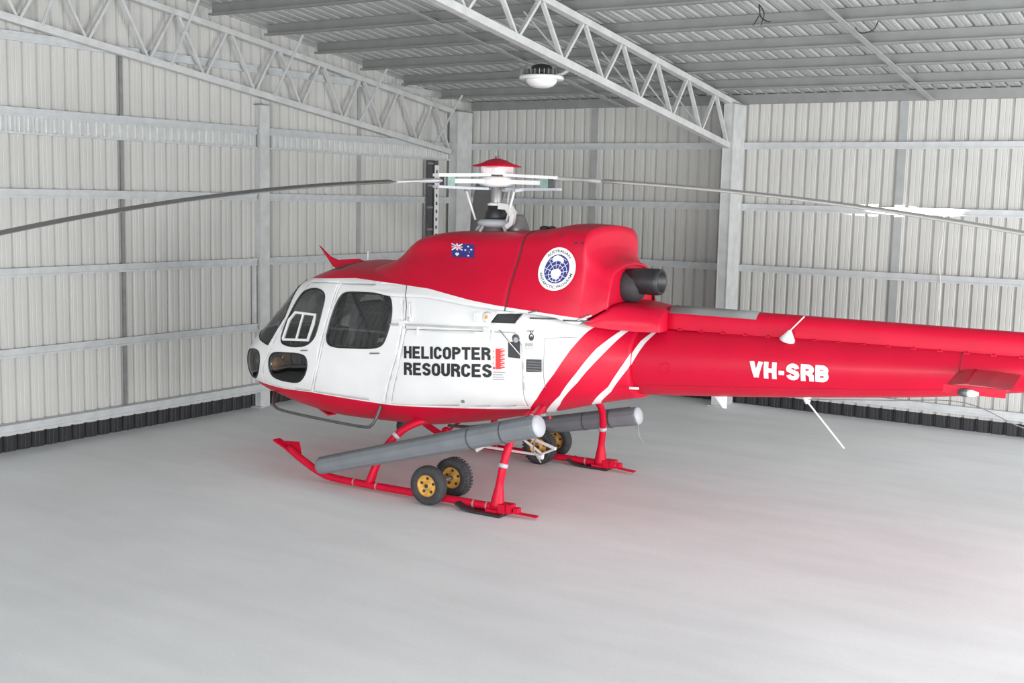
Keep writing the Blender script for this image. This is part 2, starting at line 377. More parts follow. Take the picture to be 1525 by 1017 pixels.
# ================================================================ surface tables of the aircraft
HULL={
3.93:[(0, 0.90), (0.03, 0.905), (0.055, 0.92), (0.075, 0.94), (0.08, 0.96), (0.075, 0.98), (0.055, 1.0), (0.03, 1.015), (0, 1.02)],
3.876:[(0, 0.83), (0.08, 0.835), (0.15, 0.865), (0.20, 0.915), (0.22, 0.97), (0.205, 1.02), (0.15, 1.065), (0.08, 1.09), (0, 1.10)],
3.737:[(0, 0.745), (0.17, 0.755), (0.28, 0.795), (0.36, 0.88), (0.392, 0.989), (0.37, 1.08), (0.29, 1.165), (0.16, 1.205), (0, 1.22)],
3.459:[(0, 0.668), (0.28, 0.688), (0.48, 0.745), (0.615, 0.858), (0.66, 1.01), (0.63, 1.168), (0.50, 1.308), (0.30, 1.382), (0, 1.418)],
3.088:[(0, 0.607), (0.36, 0.627), (0.61, 0.70), (0.76, 0.83), (0.815, 1.087), (0.775, 1.367), (0.63, 1.575), (0.42, 1.692), (0, 1.757)],
2.718:[(0, 0.565), (0.42, 0.58), (0.69, 0.66), (0.845, 0.82), (0.897, 1.115), (0.865, 1.485), (0.74, 1.805), (0.53, 1.93), (0, 2.005)],
2.255:[(0, 0.534), (0.45, 0.544), (0.74, 0.634), (0.89, 0.814), (0.935, 1.134), (0.91, 1.534), (0.82, 1.864), (0.6, 2.034), (0, 2.114)],
1.329:[(0, 0.56), (0.45, 0.57), (0.74, 0.655), (0.89, 0.83), (0.935, 1.13), (0.915, 1.53), (0.84, 1.86), (0.62, 2.03), (0, 2.11)],
0.866:[(0, 0.627), (0.42, 0.637), (0.68, 0.717), (0.85, 0.877), (0.92, 1.157), (0.9, 1.527), (0.83, 1.827), (0.6, 1.977), (0, 2.027)],
0.403:[(0, 0.724), (0.38, 0.734), (0.63, 0.804), (0.79, 0.944), (0.86, 1.174), (0.845, 1.524), (0.79, 1.784), (0.55, 1.874), (0, 1.904)],
-0.06:[(0, 0.83), (0.32, 0.84), (0.52, 0.9), (0.66, 1.02), (0.73, 1.22), (0.72, 1.5), (0.68, 1.72), (0.48, 1.79), (0, 1.81)],
-0.43:[(0, 0.93), (0.25, 0.94), (0.4, 0.99), (0.52, 1.08), (0.57, 1.25), (0.56, 1.46), (0.51, 1.63), (0.36, 1.7), (0, 1.72)],
-0.58:[(0, 0.965), (0.2, 0.975), (0.33, 1.03), (0.425, 1.125), (0.455, 1.28), (0.445, 1.45), (0.385, 1.595), (0.25, 1.672), (0, 1.69)],
-0.78:[(0, 1.005), (0.15, 1.02), (0.25, 1.085), (0.318, 1.185), (0.343, 1.32), (0.328, 1.455), (0.262, 1.57), (0.15, 1.65), (0, 1.675)],
}
COWL={
1.94:[(0.76, 1.912), (0.6, 2.022), (0.4, 2.082), (0.2, 2.102), (0, 2.107)],
1.746:[(0.84, 1.872), (0.62, 2.052), (0.47, 2.132), (0.25, 2.192), (0, 2.212)],
1.607:[(0.86, 1.851), (0.64, 2.071), (0.5, 2.181), (0.33, 2.311), (0, 2.361)],
1.468:[(0.87, 1.841), (0.66, 2.081), (0.53, 2.211), (0.4, 2.361), (0, 2.411)],
1.144:[(0.86, 1.85), (0.71, 2.049), (0.57, 2.229), (0.43, 2.409), (0, 2.449)],
0.588:[(0.845, 1.80), (0.76, 2.005), (0.61, 2.225), (0.44, 2.425), (0, 2.465)],
0.125:[(0.79, 1.775), (0.72, 1.971), (0.59, 2.221), (0.44, 2.461), (0, 2.511)],
-0.153:[(0.715, 1.75), (0.67, 1.938), (0.575, 2.218), (0.475, 2.495), (0, 2.56)],
-0.393:[(0.63, 1.69), (0.605, 1.90), (0.555, 2.20), (0.475, 2.485), (0, 2.545)],
-0.405:[(0.62, 1.70), (0.592, 1.90), (0.535, 2.16), (0.44, 2.33), (0, 2.385)],
-0.616:[(0.5, 1.845), (0.485, 1.93), (0.445, 2.03), (0.34, 2.15), (0, 2.208)],
}
AFT={
-0.44:[(0.60,1.69),(0.598,1.70),(0.585,1.715),(0.40,1.72),(0,1.73)],
-0.50:[(0.575,1.675),(0.57,1.71),(0.54,1.755),(0.36,1.78),(0,1.79)],
-0.56:[(0.535,1.665),(0.53,1.73),(0.49,1.80),(0.34,1.83),(0,1.84)],
-0.63:[(0.495,1.655),(0.49,1.74),(0.44,1.83),(0.31,1.865),(0,1.872)],
-0.94:[(0.345,1.64),(0.34,1.73),(0.285,1.80),(0.18,1.84),(0,1.852)],
-1.023:[(0.30,1.64),(0.285,1.71),(0.24,1.77),(0.15,1.81),(0,1.825)],
}
BOOM=[(-.66,1.345,.325),(-1.17,1.37,.31),(-2.35,1.435,.265),(-3.41,1.495,.205),(-4.0,1.545,.16),(-5.6,1.68,.10)]
def _tab(T):
    xs=sorted(T);return np.array(xs,float),np.array([T[x] for x in xs],float)
def pchip(xs,Y,x):
    x=min(max(x,xs[0]),xs[-1])
    h=np.diff(xs)
    d=np.diff(Y,axis=0)/h.reshape((-1,)+(1,)*(Y.ndim-1))
    m=np.zeros_like(Y)
    for i in range(1,len(xs)-1):
        a,b=d[i-1],d[i];w1=2*h[i]+h[i-1];w2=h[i]+2*h[i-1]
        with np.errstate(divide='ignore',invalid='ignore'):
            v=(w1+w2)/(w1/a+w2/b)
        m[i]=np.where((a*b)>0,v,0)
    m[0]=d[0];m[-1]=d[-1]
    i=int(min(max(np.searchsorted(xs,x,side='right')-1,0),len(xs)-2))
    t=(x-xs[i])/h[i]
    return (Y[i]*(2*t**3-3*t*t+1)+m[i]*h[i]*(t**3-2*t*t+t)+Y[i+1]*(-2*t**3+3*t*t)+m[i+1]*h[i]*(t**3-t*t))
def crom(P,n):
    P=np.array(P);Q=np.vstack([2*P[0]-P[1],P,2*P[-1]-P[-2]])
    # symmetric ends (mirror) for y=0 points
    if abs(P[0][0])<1e-6: Q[0]=[-P[1][0],P[1][1]]
    if abs(P[-1][0])<1e-6: Q[-1]=[-P[-2][0],P[-2][1]]
    out=[]
    for i in range(1,len(Q)-2):
        p0,p1,p2,p3=Q[i-1],Q[i],Q[i+1],Q[i+2]
        for k in range(n):
            t=k/n
            out.append(.5*((2*p1)+(-p0+p2)*t+(2*p0-5*p1+4*p2-p3)*t*t+(-p0+3*p1-3*p2+p3)*t**3))
    out.append(P[-1]);return np.array(out)
_H=_tab(HULL);_C=_tab(COWL);_A=_tab(AFT)
def sec(T,x,n=6): return crom(pchip(T[0],T[1],x),n)
_cache={}
def sec_hull(x): return sec(_H,x)
def sec_cowl(x): return crom(pchip(_C[0],_C[1],x),8)
def sec_aft(x): return sec(_A,x)
def boom_at(x):
    xs=np.array([b[0] for b in BOOM][::-1]);Y=np.array([[b[1],b[2]] for b in BOOM][::-1])
    return pchip(xs,Y,x)
def y_of(s,z):
    # largest y where profile crosses z
    best=None
    for a,b in zip(s[:-1],s[1:]):
        if (a[1]-z)*(b[1]-z)<=0 and abs(a[1]-b[1])>1e-9:
            y=a[0]+(b[0]-a[0])*(z-a[1])/(b[1]-a[1])
            best=y if best is None else max(best,y)
    return best
def y_hull(x,z):
    if x>_H[0][-1] or x<_H[0][0]: return None
    return y_of(sec_hull(round(x,3)),z)
def y_boom(x,z):
    if x>-.66 or x<-5.6: return None
    c,r=boom_at(x)
    return float(np.sqrt(r*r-(z-c)**2)) if abs(z-c)<r else None
def y_cowl(x,z):
    if x>_C[0][-1] or x<_C[0][0]: return None
    return y_of(sec_cowl(x),z)
def y_aft(x,z):
    if x>_A[0][-1] or x<_A[0][0]: return None
    return y_of(sec_aft(x),z)
def y_all(x,z,fs=None):
    v=[f(x,z) for f in (fs or (y_hull,y_boom,y_cowl,y_aft))];v=[a for a in v if a is not None]
    return max(v) if v else None
# ================================================================ HELICOPTER
HELI = empty('helicopter', (5.4538, -5.7884, 0), math.radians(180+2.2))
tag(HELI, 'red and white light helicopter on skids with grey floats and a drooping three-blade rotor', 'helicopter')
# ---- livery: white flanks, red roof, belly and rear, two white diagonal stripes
def livery():
    mt, nt, b = nodes_of('helicopter_livery'); N = nt.nodes.new; L = nt.links.new
    b.inputs['Roughness'].default_value = .42; b.inputs['Specular IOR Level'].default_value = .24; b.inputs['Coat Weight'].default_value = .04; b.inputs['Coat Roughness'].default_value = .12
    tc = N('ShaderNodeTexCoord'); sp = N('ShaderNodeSeparateXYZ'); L(tc.outputs['Object'], sp.inputs[0]); X, Z = sp.outputs[0], sp.outputs[2]
    def curve(inp, pts, i0, i1, o0, o1):
        a = N('ShaderNodeMapRange'); a.inputs[1].default_value = i0; a.inputs[2].default_value = i1; L(inp, a.inputs[0])
        c = N('ShaderNodeFloatCurve'); cm = c.mapping.curves[0]; pts = sorted(pts)
        P = [(0, (pts[0][1]-o0)/(o1-o0))]+[((u-i0)/(i1-i0), (v-o0)/(o1-o0)) for u, v in pts]+[(1, (pts[-1][1]-o0)/(o1-o0))]
        cm.points[0].location = P[0]; cm.points[1].location = P[-1]
        for q in P[1:-1]: cm.points.new(*q)
        for q in cm.points: q.handle_type = 'VECTOR'
        c.mapping.update(); L(a.outputs[0], c.inputs['Value'])
        d = N('ShaderNodeMapRange'); d.inputs[3].default_value = o0; d.inputs[4].default_value = o1; d.clamp = False; L(c.outputs[0], d.inputs[0]); return d.outputs[0]
    def M(op, a, c):
        q = N('ShaderNodeMath'); q.operation = op
        for i, v in ((0, a), (1, c)):
            if isinstance(v, (int, float)): q.inputs[i].default_value = v
            else: L(v, q.inputs[i])
        return q.outputs[0]
    xr = (-1.5, 4.5, .5, 2.5)
    Uc = curve(X, [(2.95, 2.4), (2.76, 1.96), (2.714, 1.928), (1.997, 1.972), (1.402, 1.944), (1.083, 1.926), (.615, 1.852), (.339, 1.82), (.02, 1.791), (-.274, 1.758), (-.497, 1.736)], *xr)
    Lc = curve(X, [(3.9, .74), (3.5, .79), (3.334, .812), (2.889, .806), (2.429, .824), (1.953, .81), (1.472, .802), (.691, .844), (.119, .875)], *xr)
    zr = (.6, 2.2, -1.5, 1.)
    Dc = curve(Z, [(1.725, -.518), (1.618, -.427), (1.458, -.318), (1.237, -.192), (.998, -.017), (.884, .092)], *zr)
    S = [[(1.659, -.676), (1.471, -.509), (1.251, -.371), (1.035, -.215), (.90, -.06), (.82, .04)], [(1.659, -.727), (1.431, -.565), (1.165, -.377), (.931, -.164), (.84, -.05), (.80, .0)],
         [(1.679, -.948), (1.548, -.829), (1.351, -.726), (1.129, -.599), (.972, -.431), (.90, -.34)], [(1.686, -.982), (1.535, -.878), (1.295, -.753), (1.082, -.609), (.96, -.47), (.90, -.40)]]
    c = [curve(Z, s, *zr) for s in S]
    red = M('MAXIMUM', M('MAXIMUM', M('GREATER_THAN', Z, Uc), M('LESS_THAN', Z, Lc)), M('LESS_THAN', X, Dc))
    lowz = M('LESS_THAN', Z, 1.69)
    s1 = M('MULTIPLY', M('LESS_THAN', X, c[0]), M('GREATER_THAN', X, c[1])); s2 = M('MULTIPLY', M('LESS_THAN', X, c[2]), M('GREATER_THAN', X, c[3]))
    wh = M('MULTIPLY', M('MAXIMUM', s1, s2), lowz); red = M('MULTIPLY', red, M('SUBTRACT', 1., wh))
    n = N('ShaderNodeTexNoise'); n.inputs['Scale'].default_value = 3; L(tc.outputs['Object'], n.inputs['Vector'])
    mr = N('ShaderNodeMapRange'); mr.inputs[1].default_value = .3; mr.inputs[2].default_value = .7; mr.inputs[3].default_value = .95; mr.inputs[4].default_value = 1.04; L(n.outputs[0], mr.inputs[0])
    mx = N('ShaderNodeMix'); mx.data_type = 'RGBA'; L(red, mx.inputs[0]); mx.inputs[6].default_value = (.74, .74, .735, 1); mx.inputs[7].default_value = (.54, .004, .030, 1)
    sc = N('ShaderNodeVectorMath'); sc.operation = 'SCALE'; L(mx.outputs[2], sc.inputs[0]); L(mr.outputs[0], sc.inputs['Scale']); L(sc.outputs[0], b.inputs['Base Color'])
    return mt
PAINT = livery()
# ---- surface grids
def ring(half): return [(y, z) for y, z in half]+[(-y, z) for y, z in half[-2:0:-1]]
def loft(bm, stations, secf, close=True, cap=(True, True)):
    rows = []
    for x in stations:
        s = [(float(a), float(c)) for a, c in secf(x)]
        R_ = ring(s) if close else s+[(-y, z) for y, z in s[-2::-1]]
        rows.append([bm.verts.new((x, y, z)) for y, z in R_])
    k = len(rows[0])
    for a, b in zip(rows[:-1], rows[1:]):
        for j in range(k if close else k-1): bm.faces.new((a[j], b[j], b[(j+1) % k], a[(j+1) % k]))
    if close:
        if cap[0]: bm.faces.new(rows[0])
        if cap[1]: bm.faces.new(rows[-1][::-1])
    elif cap[0] or cap[1]:
        if cap[0]: bm.faces.new(rows[0])
        if cap[1]: bm.faces.new(rows[-1])
def pip(px, pz, poly):
    c = False; j = len(poly)-1
    for i in range(len(poly)):
        a, b = poly[i], poly[j]
        if (a[1] > pz) != (b[1] > pz) and px < (b[0]-a[0])*(pz-a[1])/(b[1]-a[1])+a[0]: c = not c
        j = i
    return c
def offset(poly, d):
    n = len(poly); A = sum(poly[i][0]*poly[(i+1) % n][1]-poly[(i+1) % n][0]*poly[i][1] for i in range(n)); sg = 1 if A > 0 else -1; out = []
    for i in range(n):
        p, q, r = Vector(poly[i-1]), Vector(poly[i]), Vector(poly[(i+1) % n]); a = (q-p).normalized(); b = (r-q).normalized()
        na = Vector((-a.y, a.x))*sg; nb = Vector((-b.y, b.x))*sg; m_ = (na+nb).normalized(); k = d/max(.4, m_.dot(na)); out.append(tuple(q+m_*k))
    return out
def chaikin(P, n=2):
    for _ in range(n):
        Q = []
        for i in range(len(P)):
            a, b = P[i], P[(i+1) % len(P)]; Q += [(.75*a[0]+.25*b[0], .75*a[1]+.25*b[1]), (.25*a[0]+.75*b[0], .25*a[1]+.75*b[1])]
        P = Q
    return P
def okface(f, side, axis):
    c = f.calc_center_median()
    return (c.y*side > .022) and (axis == 'y' or c.z > 1.85)
def uv(c, axis): return (c.x, c.z) if axis == 'y' else (c.x, c.y)
def cutlines(bm, poly, side, axis):
    if axis == 'z': poly = [(a, b*side) for a, b in poly]
    x0, x1 = min(p[0] for p in poly)-.06, max(p[0] for p in poly)+.06; z0, z1 = min(p[1] for p in poly)-.06, max(p[1] for p in poly)+.06
    near = [f for f in bm.faces if okface(f, side, axis) and x0 < uv(f.calc_center_median(), axis)[0] < x1 and z0 < uv(f.calc_center_median(), axis)[1] < z1]
    n = len(poly)
    for i in range(n):
        p, q = poly[i], poly[(i+1) % n]
        a0, a1 = min(p[0], q[0])-.05, max(p[0], q[0])+.05; b0, b1 = min(p[1], q[1])-.05, max(p[1], q[1])+.05
        near = [f for f in near if f.is_valid]
        fs = [f for f in near if a0 < uv(f.calc_center_median(), axis)[0] < a1 and b0 < uv(f.calc_center_median(), axis)[1] < b1]
        if not fs: continue
        nr = Vector((q[1]-p[1], 0, -(q[0]-p[0]))) if axis == 'y' else Vector((q[1]-p[1], -(q[0]-p[0]), 0))
        if nr.length < 1e-6: continue
        geom = list({v for f in fs for v in f.verts})+list({e for f in fs for e in f.edges})+fs
        r = bmesh.ops.bisect_plane(bm, geom=geom, dist=1e-5, plane_co=(p[0], 0, p[1]) if axis == 'y' else (p[0], p[1], 0), plane_no=nr.normalized())
        near = list(set(near) | {g for g in r['geom'] if isinstance(g, bmesh.types.BMFace)})
    return poly
def inside(bm, poly, side, axis):
    return [f for f in bm.faces if okface(f, side, axis) and pip(*uv(f.calc_center_median(), axis), poly)]
def take(bm, faces):
    nb = bmesh.new(); mp = {}
    for f in faces:
        vs = []
        for v in f.verts:
            if v not in mp: mp[v] = nb.verts.new(v.co)
            vs.append(mp[v])
        try: nb.faces.new(vs)
        except ValueError: pass
    return nb
def carve(bm, poly, side, gap=.0035, axis='y'):
    """cut a panel out of a shell along poly; returns the panel as its own bmesh, leaving an open joint of width gap"""
    P = cutlines(bm, poly, side, axis)
    if gap:
        Q = cutlines(bm, offset(poly, gap), side, axis); fi = inside(bm, Q, side, axis); fo = inside(bm, P, side, axis)
    else: fi = inside(bm, P, side, axis); fo = fi
    nb = take(bm, fi); bmesh.ops.delete(bm, geom=list(set(fo) | set(fi)), context='FACES'); return nb
def solid(o, t=.012, mat_in=None):
    if mat_in: o.data.materials.append(mat_in)
    md = o.modifiers.new('thickness', 'SOLIDIFY'); md.thickness = t; md.offset = -1
    if mat_in: md.material_offset = 1
    return o
def seal(poly, side, name, parent, r=.008, fs=None, material=BLACK, closed=True, lift=.002):
    P = []
    for i in range(len(poly)):
        a, b = poly[i], poly[(i+1) % len(poly)]
        if i == len(poly)-1 and not closed: P.append(a); break
        k = max(1, int(math.dist(a, b)/.05))
        P += [(a[0]+(b[0]-a[0])*t/k, a[1]+(b[1]-a[1])*t/k) for t in range(k)]
    Q = []
    for x, z in P:
        y = y_all(x, z, fs)
        if y is not None: Q.append((x, (y+lift)*side, z))
    if closed: Q.append(Q[0])
    return mk(name, material, parent, lambda bm: tube(bm, Q, r, 6), True)
FD = [(2.599, 1.904), (2.38, 1.915), (2.16, 1.92), (2.191, 1.668), (2.266, 1.37), (2.329, 1.101), (2.432, .831), (2.669, .815), (2.949, .808), (3.205, .826), (3.174, .984), (3.006, 1.232), (2.777, 1.57)]
RD = [(2.133, 1.918), (1.718, 1.938), (1.369, 1.943), (1.302, 1.63), (1.345, 1.32), (1.517, .815), (1.95, .818), (2.407, .83), (2.303, 1.103), (2.24, 1.372), (2.166, 1.67)]
BD = [(1.270, 1.547), (.719, 1.575), (.166, 1.592), (.093, 1.474), (.071, 1.204), (.098, .905), (.685, .862), (1.448, .812), (1.33, 1.192)]
FW = [(2.842, 1.304), (2.828, 1.386), (2.749, 1.589), (2.661, 1.773), (2.58, 1.828), (2.428, 1.852), (2.315, 1.822), (2.281, 1.762), (2.293, 1.657), (2.336, 1.43), (2.387, 1.347), (2.472, 1.289), (2.638, 1.26), (2.801, 1.268)]
RW = [(2.208, 1.349), (2.182, 1.501), (2.135, 1.685), (2.086, 1.804), (2.023, 1.839), (1.8, 1.846), (1.549, 1.847), (1.47, 1.807), (1.436, 1.645), (1.496, 1.417), (1.551, 1.359), (1.661, 1.332), (1.9, 1.318), (2.122, 1.306)]
LW = [(2.98, 1.17), (2.8, 1.187), (2.52, 1.202), (2.45, 1.155), (2.458, 1.04), (2.547, .928), (2.642, .896), (2.938, .898), (3.04, .945), (3.05, 1.08)]
NW = [(3.60, 1.098), (3.45, 1.15), (3.268, 1.16), (3.209, 1.105), (3.252, .944), (3.387, .835), (3.54, .85), (3.62, .929)]
WS = [(3.07, 1.235), (3.25, 1.265), (3.40, 1.32), (3.55, 1.36), (3.9, 1.44), (3.9, 2.3), (2.80, 2.3), (2.765, 1.90), (2.832, 1.551)]
VT = [(.047, 1.357), (-.085, 1.361), (-.088, 1.25), (.044, 1.242)]
OP = [(.342, 1.749), (.113, 1.765), (.165, 1.67), (.393, 1.664)]
RFW = [(2.74, .18), (2.70, .40), (2.60, .53), (2.32, .58), (2.30, .20)]
FWs, RWs, LWs, NWs = chaikin(FW), chaikin(RW), chaikin(LW), chaikin(NW)
# ---- main shell
hull = bmesh.new()
xs = list(np.arange(-.775, 3.75, .033))+[3.75, 3.78, 3.81, 3.84, 3.865, 3.885, 3.90, 3.915, 3.93]
loft(hull, [float(v) for v in xs], lambda x: crom(pchip(_H[0], _H[1], x), 6), True, (False, True))
bm = bmesh.new(); s0 = [(float(a)*.995, float(c)) for a, c in crom(pchip(_H[0], _H[1], -.775), 6)]; bm.faces.new([bm.verts.new((-.772, y, z)) for y, z in ring(s0)]); fin(bm, 'tail_bulkhead', RED, HELI)
recalc(hull)
FPART = {}
for s in (1, -1):
    FPART[s] = dict(fd=carve(hull, FD, s), rd=carve(hull, RD, s), bd=carve(hull, BD, s), nw=carve(hull, NWs, s, 0), ws=carve(hull, WS, s, 0), rw=carve(hull, RFW, s, 0, 'z'))
    if s == 1: FPART[s].update(vt=carve(hull, VT, s, 0), op=carve(hull, OP, s, 0))
solid(fin(hull, 'fuselage_shell', PAINT, HELI, True), .014, INT)
for s in (1, -1):
    d = FPART[s]; sd = 'port' if s == 1 else 'starboard'
    fd = d['fd']; g1 = carve(fd, FWs, s, 0); g2 = carve(fd, LWs, s, 0)
    o = solid(fin(fd, 'cabin_door', PAINT, HELI, True), .016, INT)
    fin(g1, 'window_pane', GLASS, o, True); fin(g2, 'lower_window_pane', GLASS2, o, True)
    seal(FWs, s, 'window_seal', o, .009); seal(LWs, s, 'window_seal', o, .008)
    # white sliding storm-window frame
    def sf(bm, s=s):
        R_ = [(2.80, 1.32), (2.735, 1.52), (2.66, 1.60), (2.37, 1.60), (2.385, 1.50), (2.44, 1.345)]
        Q = [(x, (y_hull(x, z)+.010)*s, z) for x, z in R_]; tube(bm, Q+[Q[0]], 1, flat=(.012, .012))
        a = (2.60, 1.34); b = (2.535, 1.60); tube(bm, [(a[0], (y_hull(*a)+.010)*s, a[1]), (b[0], (y_hull(*b)+.010)*s, b[1])], 1, flat=(.011, .008))
    mk('storm_window_frame', WHITE, o, sf)
    mk('door_handle', MGREY, o, lambda bm, s=s: tube(bm, [(2.53, (y_hull(2.53, 1.24)+.012)*s, 1.235), (2.44, (y_hull(2.44, 1.24)+.012)*s, 1.245)], .008, 6))
    rd = d['rd']; g = carve(rd, RWs, s, 0); o = solid(fin(rd, 'rear_cabin_door', PAINT, HELI, True), .016, INT)
    fin(g, 'window_pane', GLASS, o, True); seal(RWs, s, 'window_seal', o, .010)
    mk('door_handle', MGREY, o, lambda bm, s=s: tube(bm, [(1.66, (y_hull(1.66, 1.28)+.012)*s, 1.285), (1.55, (y_hull(1.55, 1.29)+.012)*s, 1.295)], .008, 6))
    o = solid(fin(d['bd'], 'baggage_door', PAINT, HELI, True), .014, INT)
    if s == 1: BAGD = o
    mk('door_lock', MGREY, o, lambda bm, s=s: box(bm, (.65, min((y_hull(.66, .92)-.004)*s, (y_hull(.66, .92)+.010)*s), .905), (.68, max((y_hull(.66, .92)-.004)*s, (y_hull(.66, .92)+.010)*s), .932)))
    def hinge(bm, s=s):
        for x in (1.13, .36):
            tube(bm, [(x, (y_hull(x, 1.6)+.008)*s, 1.60), (x, (y_hull(x, 1.5)+.008)*s, 1.50)], 1, flat=(.010, .005))
    split_loose(mk('door_hinge', WHITE, o, hinge))
    o = fin(d['nw'], 'nose_window', GLASS2, HELI, True); seal(NWs, s, 'window_seal', o, .009)
    o = fin(d['ws'], 'windshield', GLASS2, HELI, True)
    seal([(3.07, 1.237), (2.95, 1.39), (2.832, 1.553), (2.79, 1.73), (2.765, 1.90)], s, 'windshield_seal', o, .008, closed=False)
    seal([(3.07, 1.237), (3.25, 1.267), (3.40, 1.322), (3.50, 1.347)], s, 'windshield_seal', o, .007, closed=False)
    fin(d['rw'], 'roof_window', INTD, HELI, True)
    # round orange-glass lamps behind the nose glazing
    for lx, ly, lr in ((3.42, .30, .085), (3.70, .20, .10)):
        bm = bmesh.new(); bmesh.ops.create_uvsphere(bm, u_segments=20, v_segments=12, radius=lr, matrix=Matrix.Translation((lx, ly*s, .95))); lm_ = fin(bm, 'landing_lamp', LENSO, HELI, True)
        bm = bmesh.new(); lathe(bm, [(lr+.01, -.012), (lr+.01, .012), (lr+.003, .012), (lr+.003, -.012)], 24, (lx, ly*s, .95), (1, 0, 0)); recalc(bm); fin(bm, 'lamp_ring', CHROME, lm_, True)
vt = FPART[1]['vt']
for v in vt.verts: v.co.y -= .018
fin(vt, 'vent_grille', BLACK, HELI, True)
op = FPART[1]['op']
for v in op.verts: v.co.y -= .03
fin(op, 'duct_recess', INTD, HELI, True)
# vent_grille slats
def vsl(bm):
    for i in range(4):
        z = 1.262+i*.024; xa, xb = .04, -.08; tube(bm, [(xa, y_hull(xa, z)-.010, z), (xb, y_hull(xb, z)-.010, z)], 1, flat=(.003, .006))
split_loose(mk('vent_slat', DGREY, HELI, vsl))
# ---- cowlings
def crom5(T, x): return crom(pchip(T[0], T[1], x), 8)
def cowl(name, x0, x1, T, n, caps):
    bm = bmesh.new(); loft(bm, sorted(set([x0+(x1-x0)*i/n for i in range(n+1)]+[float(q) for q in T[0] if x0 < q < x1])), lambda x: crom5(T, x), False, caps); recalc(bm)
    o = fin(bm, name, PAINT, HELI, True); return o
cf = cowl('transmission_cowling', .262, 1.94, _C, 50, (False, False)); cr_ = cowl('engine_cowling', -.616, .254, _C, 40, (False, False)); solid(cf, .012, INTD); solid(cr_, .012, INTD)
aft = cowl('tail_fairing', -1.023, -.44, _A, 30, (True, False)); aft.data.materials[0] = RED
# dark lining below the cowl joint and the open rear of the engine bay
bm = bmesh.new(); s0 = crom5(_C, -.60); R_ = [(float(y)*.97, float(z)-.015) for y, z in s0]; bm.faces.new([bm.verts.new((-.585, y, z)) for y, z in R_+[(-y, z) for y, z in R_[-2::-1]]]); fin(bm, 'engine_bay_wall', RED, HELI)
def joint(bm):
    Q = [(.258, float(y)*.993, float(z)-.004) for y, z in crom5(_C, .258)]; Q = Q+[(x, -y, z) for x, y, z in Q[-2::-1]]; tube(bm, Q, .009, 6)
mk('cowling_joint', INTD, HELI, joint)
seal([(.044, 1.722), (-.223, 1.723), (-.478, 1.721)], 1, 'cowling_seam', HELI, .008, closed=False, material=DGREY)
seal([(1.352, 1.941), (1.312, 1.85), (1.285, 1.75), (1.275, 1.62), (1.27, 1.55)], 1, 'cabin_seam', HELI, .0035, closed=False)
seal([(-.366, 1.572), (-.105, 1.553), (-.107, 1.214), (-.113, 1.102)], 1, 'hatch_seam', HELI, .0028, closed=False, material=MGREY)
# sliding door rail with brackets
def rail(bm):
    P = [(x, y_all(x, z)+.016, z) for x, z in ((1.436, 1.576), (1.2, 1.588), (1.006, 1.595), (.8, 1.601), (.586, 1.606), (.402, 1.612))]; tube(bm, P, 1, flat=(.010, .009))
rl = mk('door_rail', CHROME, HELI, rail)
def rb(bm):
    for x in (1.30, .41): box(bm, (x-.03, y_all(x, 1.6), 1.575), (x+.03, y_all(x, 1.6)+.034, 1.625))
split_loose(mk('rail_bracket', WHITE, rl, rb))
mk('gas_strut', CHROME, HELI, lambda bm: tube(bm, [(.294, .835, 1.606), (.093, .80, 1.396)], .006, 8), True)
mk('grab_handle', WHITE, HELI, lambda bm: (tube(bm, smooth_path([(1.245, .872, 1.79), (1.238, .90, 1.77), (1.225, .915, 1.69), (1.22, .905, 1.65)]), .009, 8), box(bm, (1.20, .875, 1.62), (1.25, .912, 1.66))), True)
fc = mk('filler_cap', WHITE, HELI, lambda bm: lathe(bm, [(.045, -.01), (.05, .006), (.03, .014)], 20, (.43, y_all(.43, 1.71), 1.71), (0, 1, .18)), True)
mk('cap_mark', ORNG, fc, lambda bm: lathe(bm, [(.018, .012), (.018, .017)], 12, (.43, y_all(.43, 1.71), 1.71), (0, 1, .18)))
mk('filler_latch', WHITE, HELI, lambda bm: box(bm, (.505, .84, 1.66), (.545, .87, 1.75)))
mk('cowl_latch', DGREY, HELI, lambda bm: tube(bm, [(.03, .775, 1.775), (-.05, .755, 1.795)], 1, flat=(.012, .006)))
mk('cowl_latch', MGREY, HELI, lambda bm: tube(bm, [(-.39, .64, 1.728), (-.49, .57, 1.775)], 1, flat=(.018, .008)))
# rivets/fasteners along the engine cowl
def fast(bm):
    for x, z in ((-.30, 2.40), (-.365, 2.40)):
        y = y_cowl(x, z); lathe(bm, [(.012, -.005), (.012, .006)], 10, (x, y, z), (0, 1, .3))
    lathe(bm, [(.010, -.003), (.010, .006)], 10, (-.15, y_cowl(-.15, 2.46), 2.46), (0, 1, .4))
split_loose(mk('cowl_fastener', INTD, HELI, fast))
split_loose(mk('roof_fitting', BLACK, HELI, lambda bm: (lathe(bm, [(.04, 0), (.055, .02), (.03, .04)], 10, (.27, .1, 2.485)), lathe(bm, [(.03, 0), (.04, .025), (.02, .035)], 10, (.19, .1, 2.49))), True))
# ---- tail boom
BX = [-.70-.055*i for i in range(91)]
def boomsec(x):
    c, r = boom_at(x); return [(float(r*math.sin(math.pi*t/24)), float(c-r*math.cos(math.pi*t/24))) for t in range(25)]
bm = bmesh.new(); loft(bm, BX, boomsec); recalc(bm); boom = fin(bm, 'tail_boom', PAINT, HELI, True)
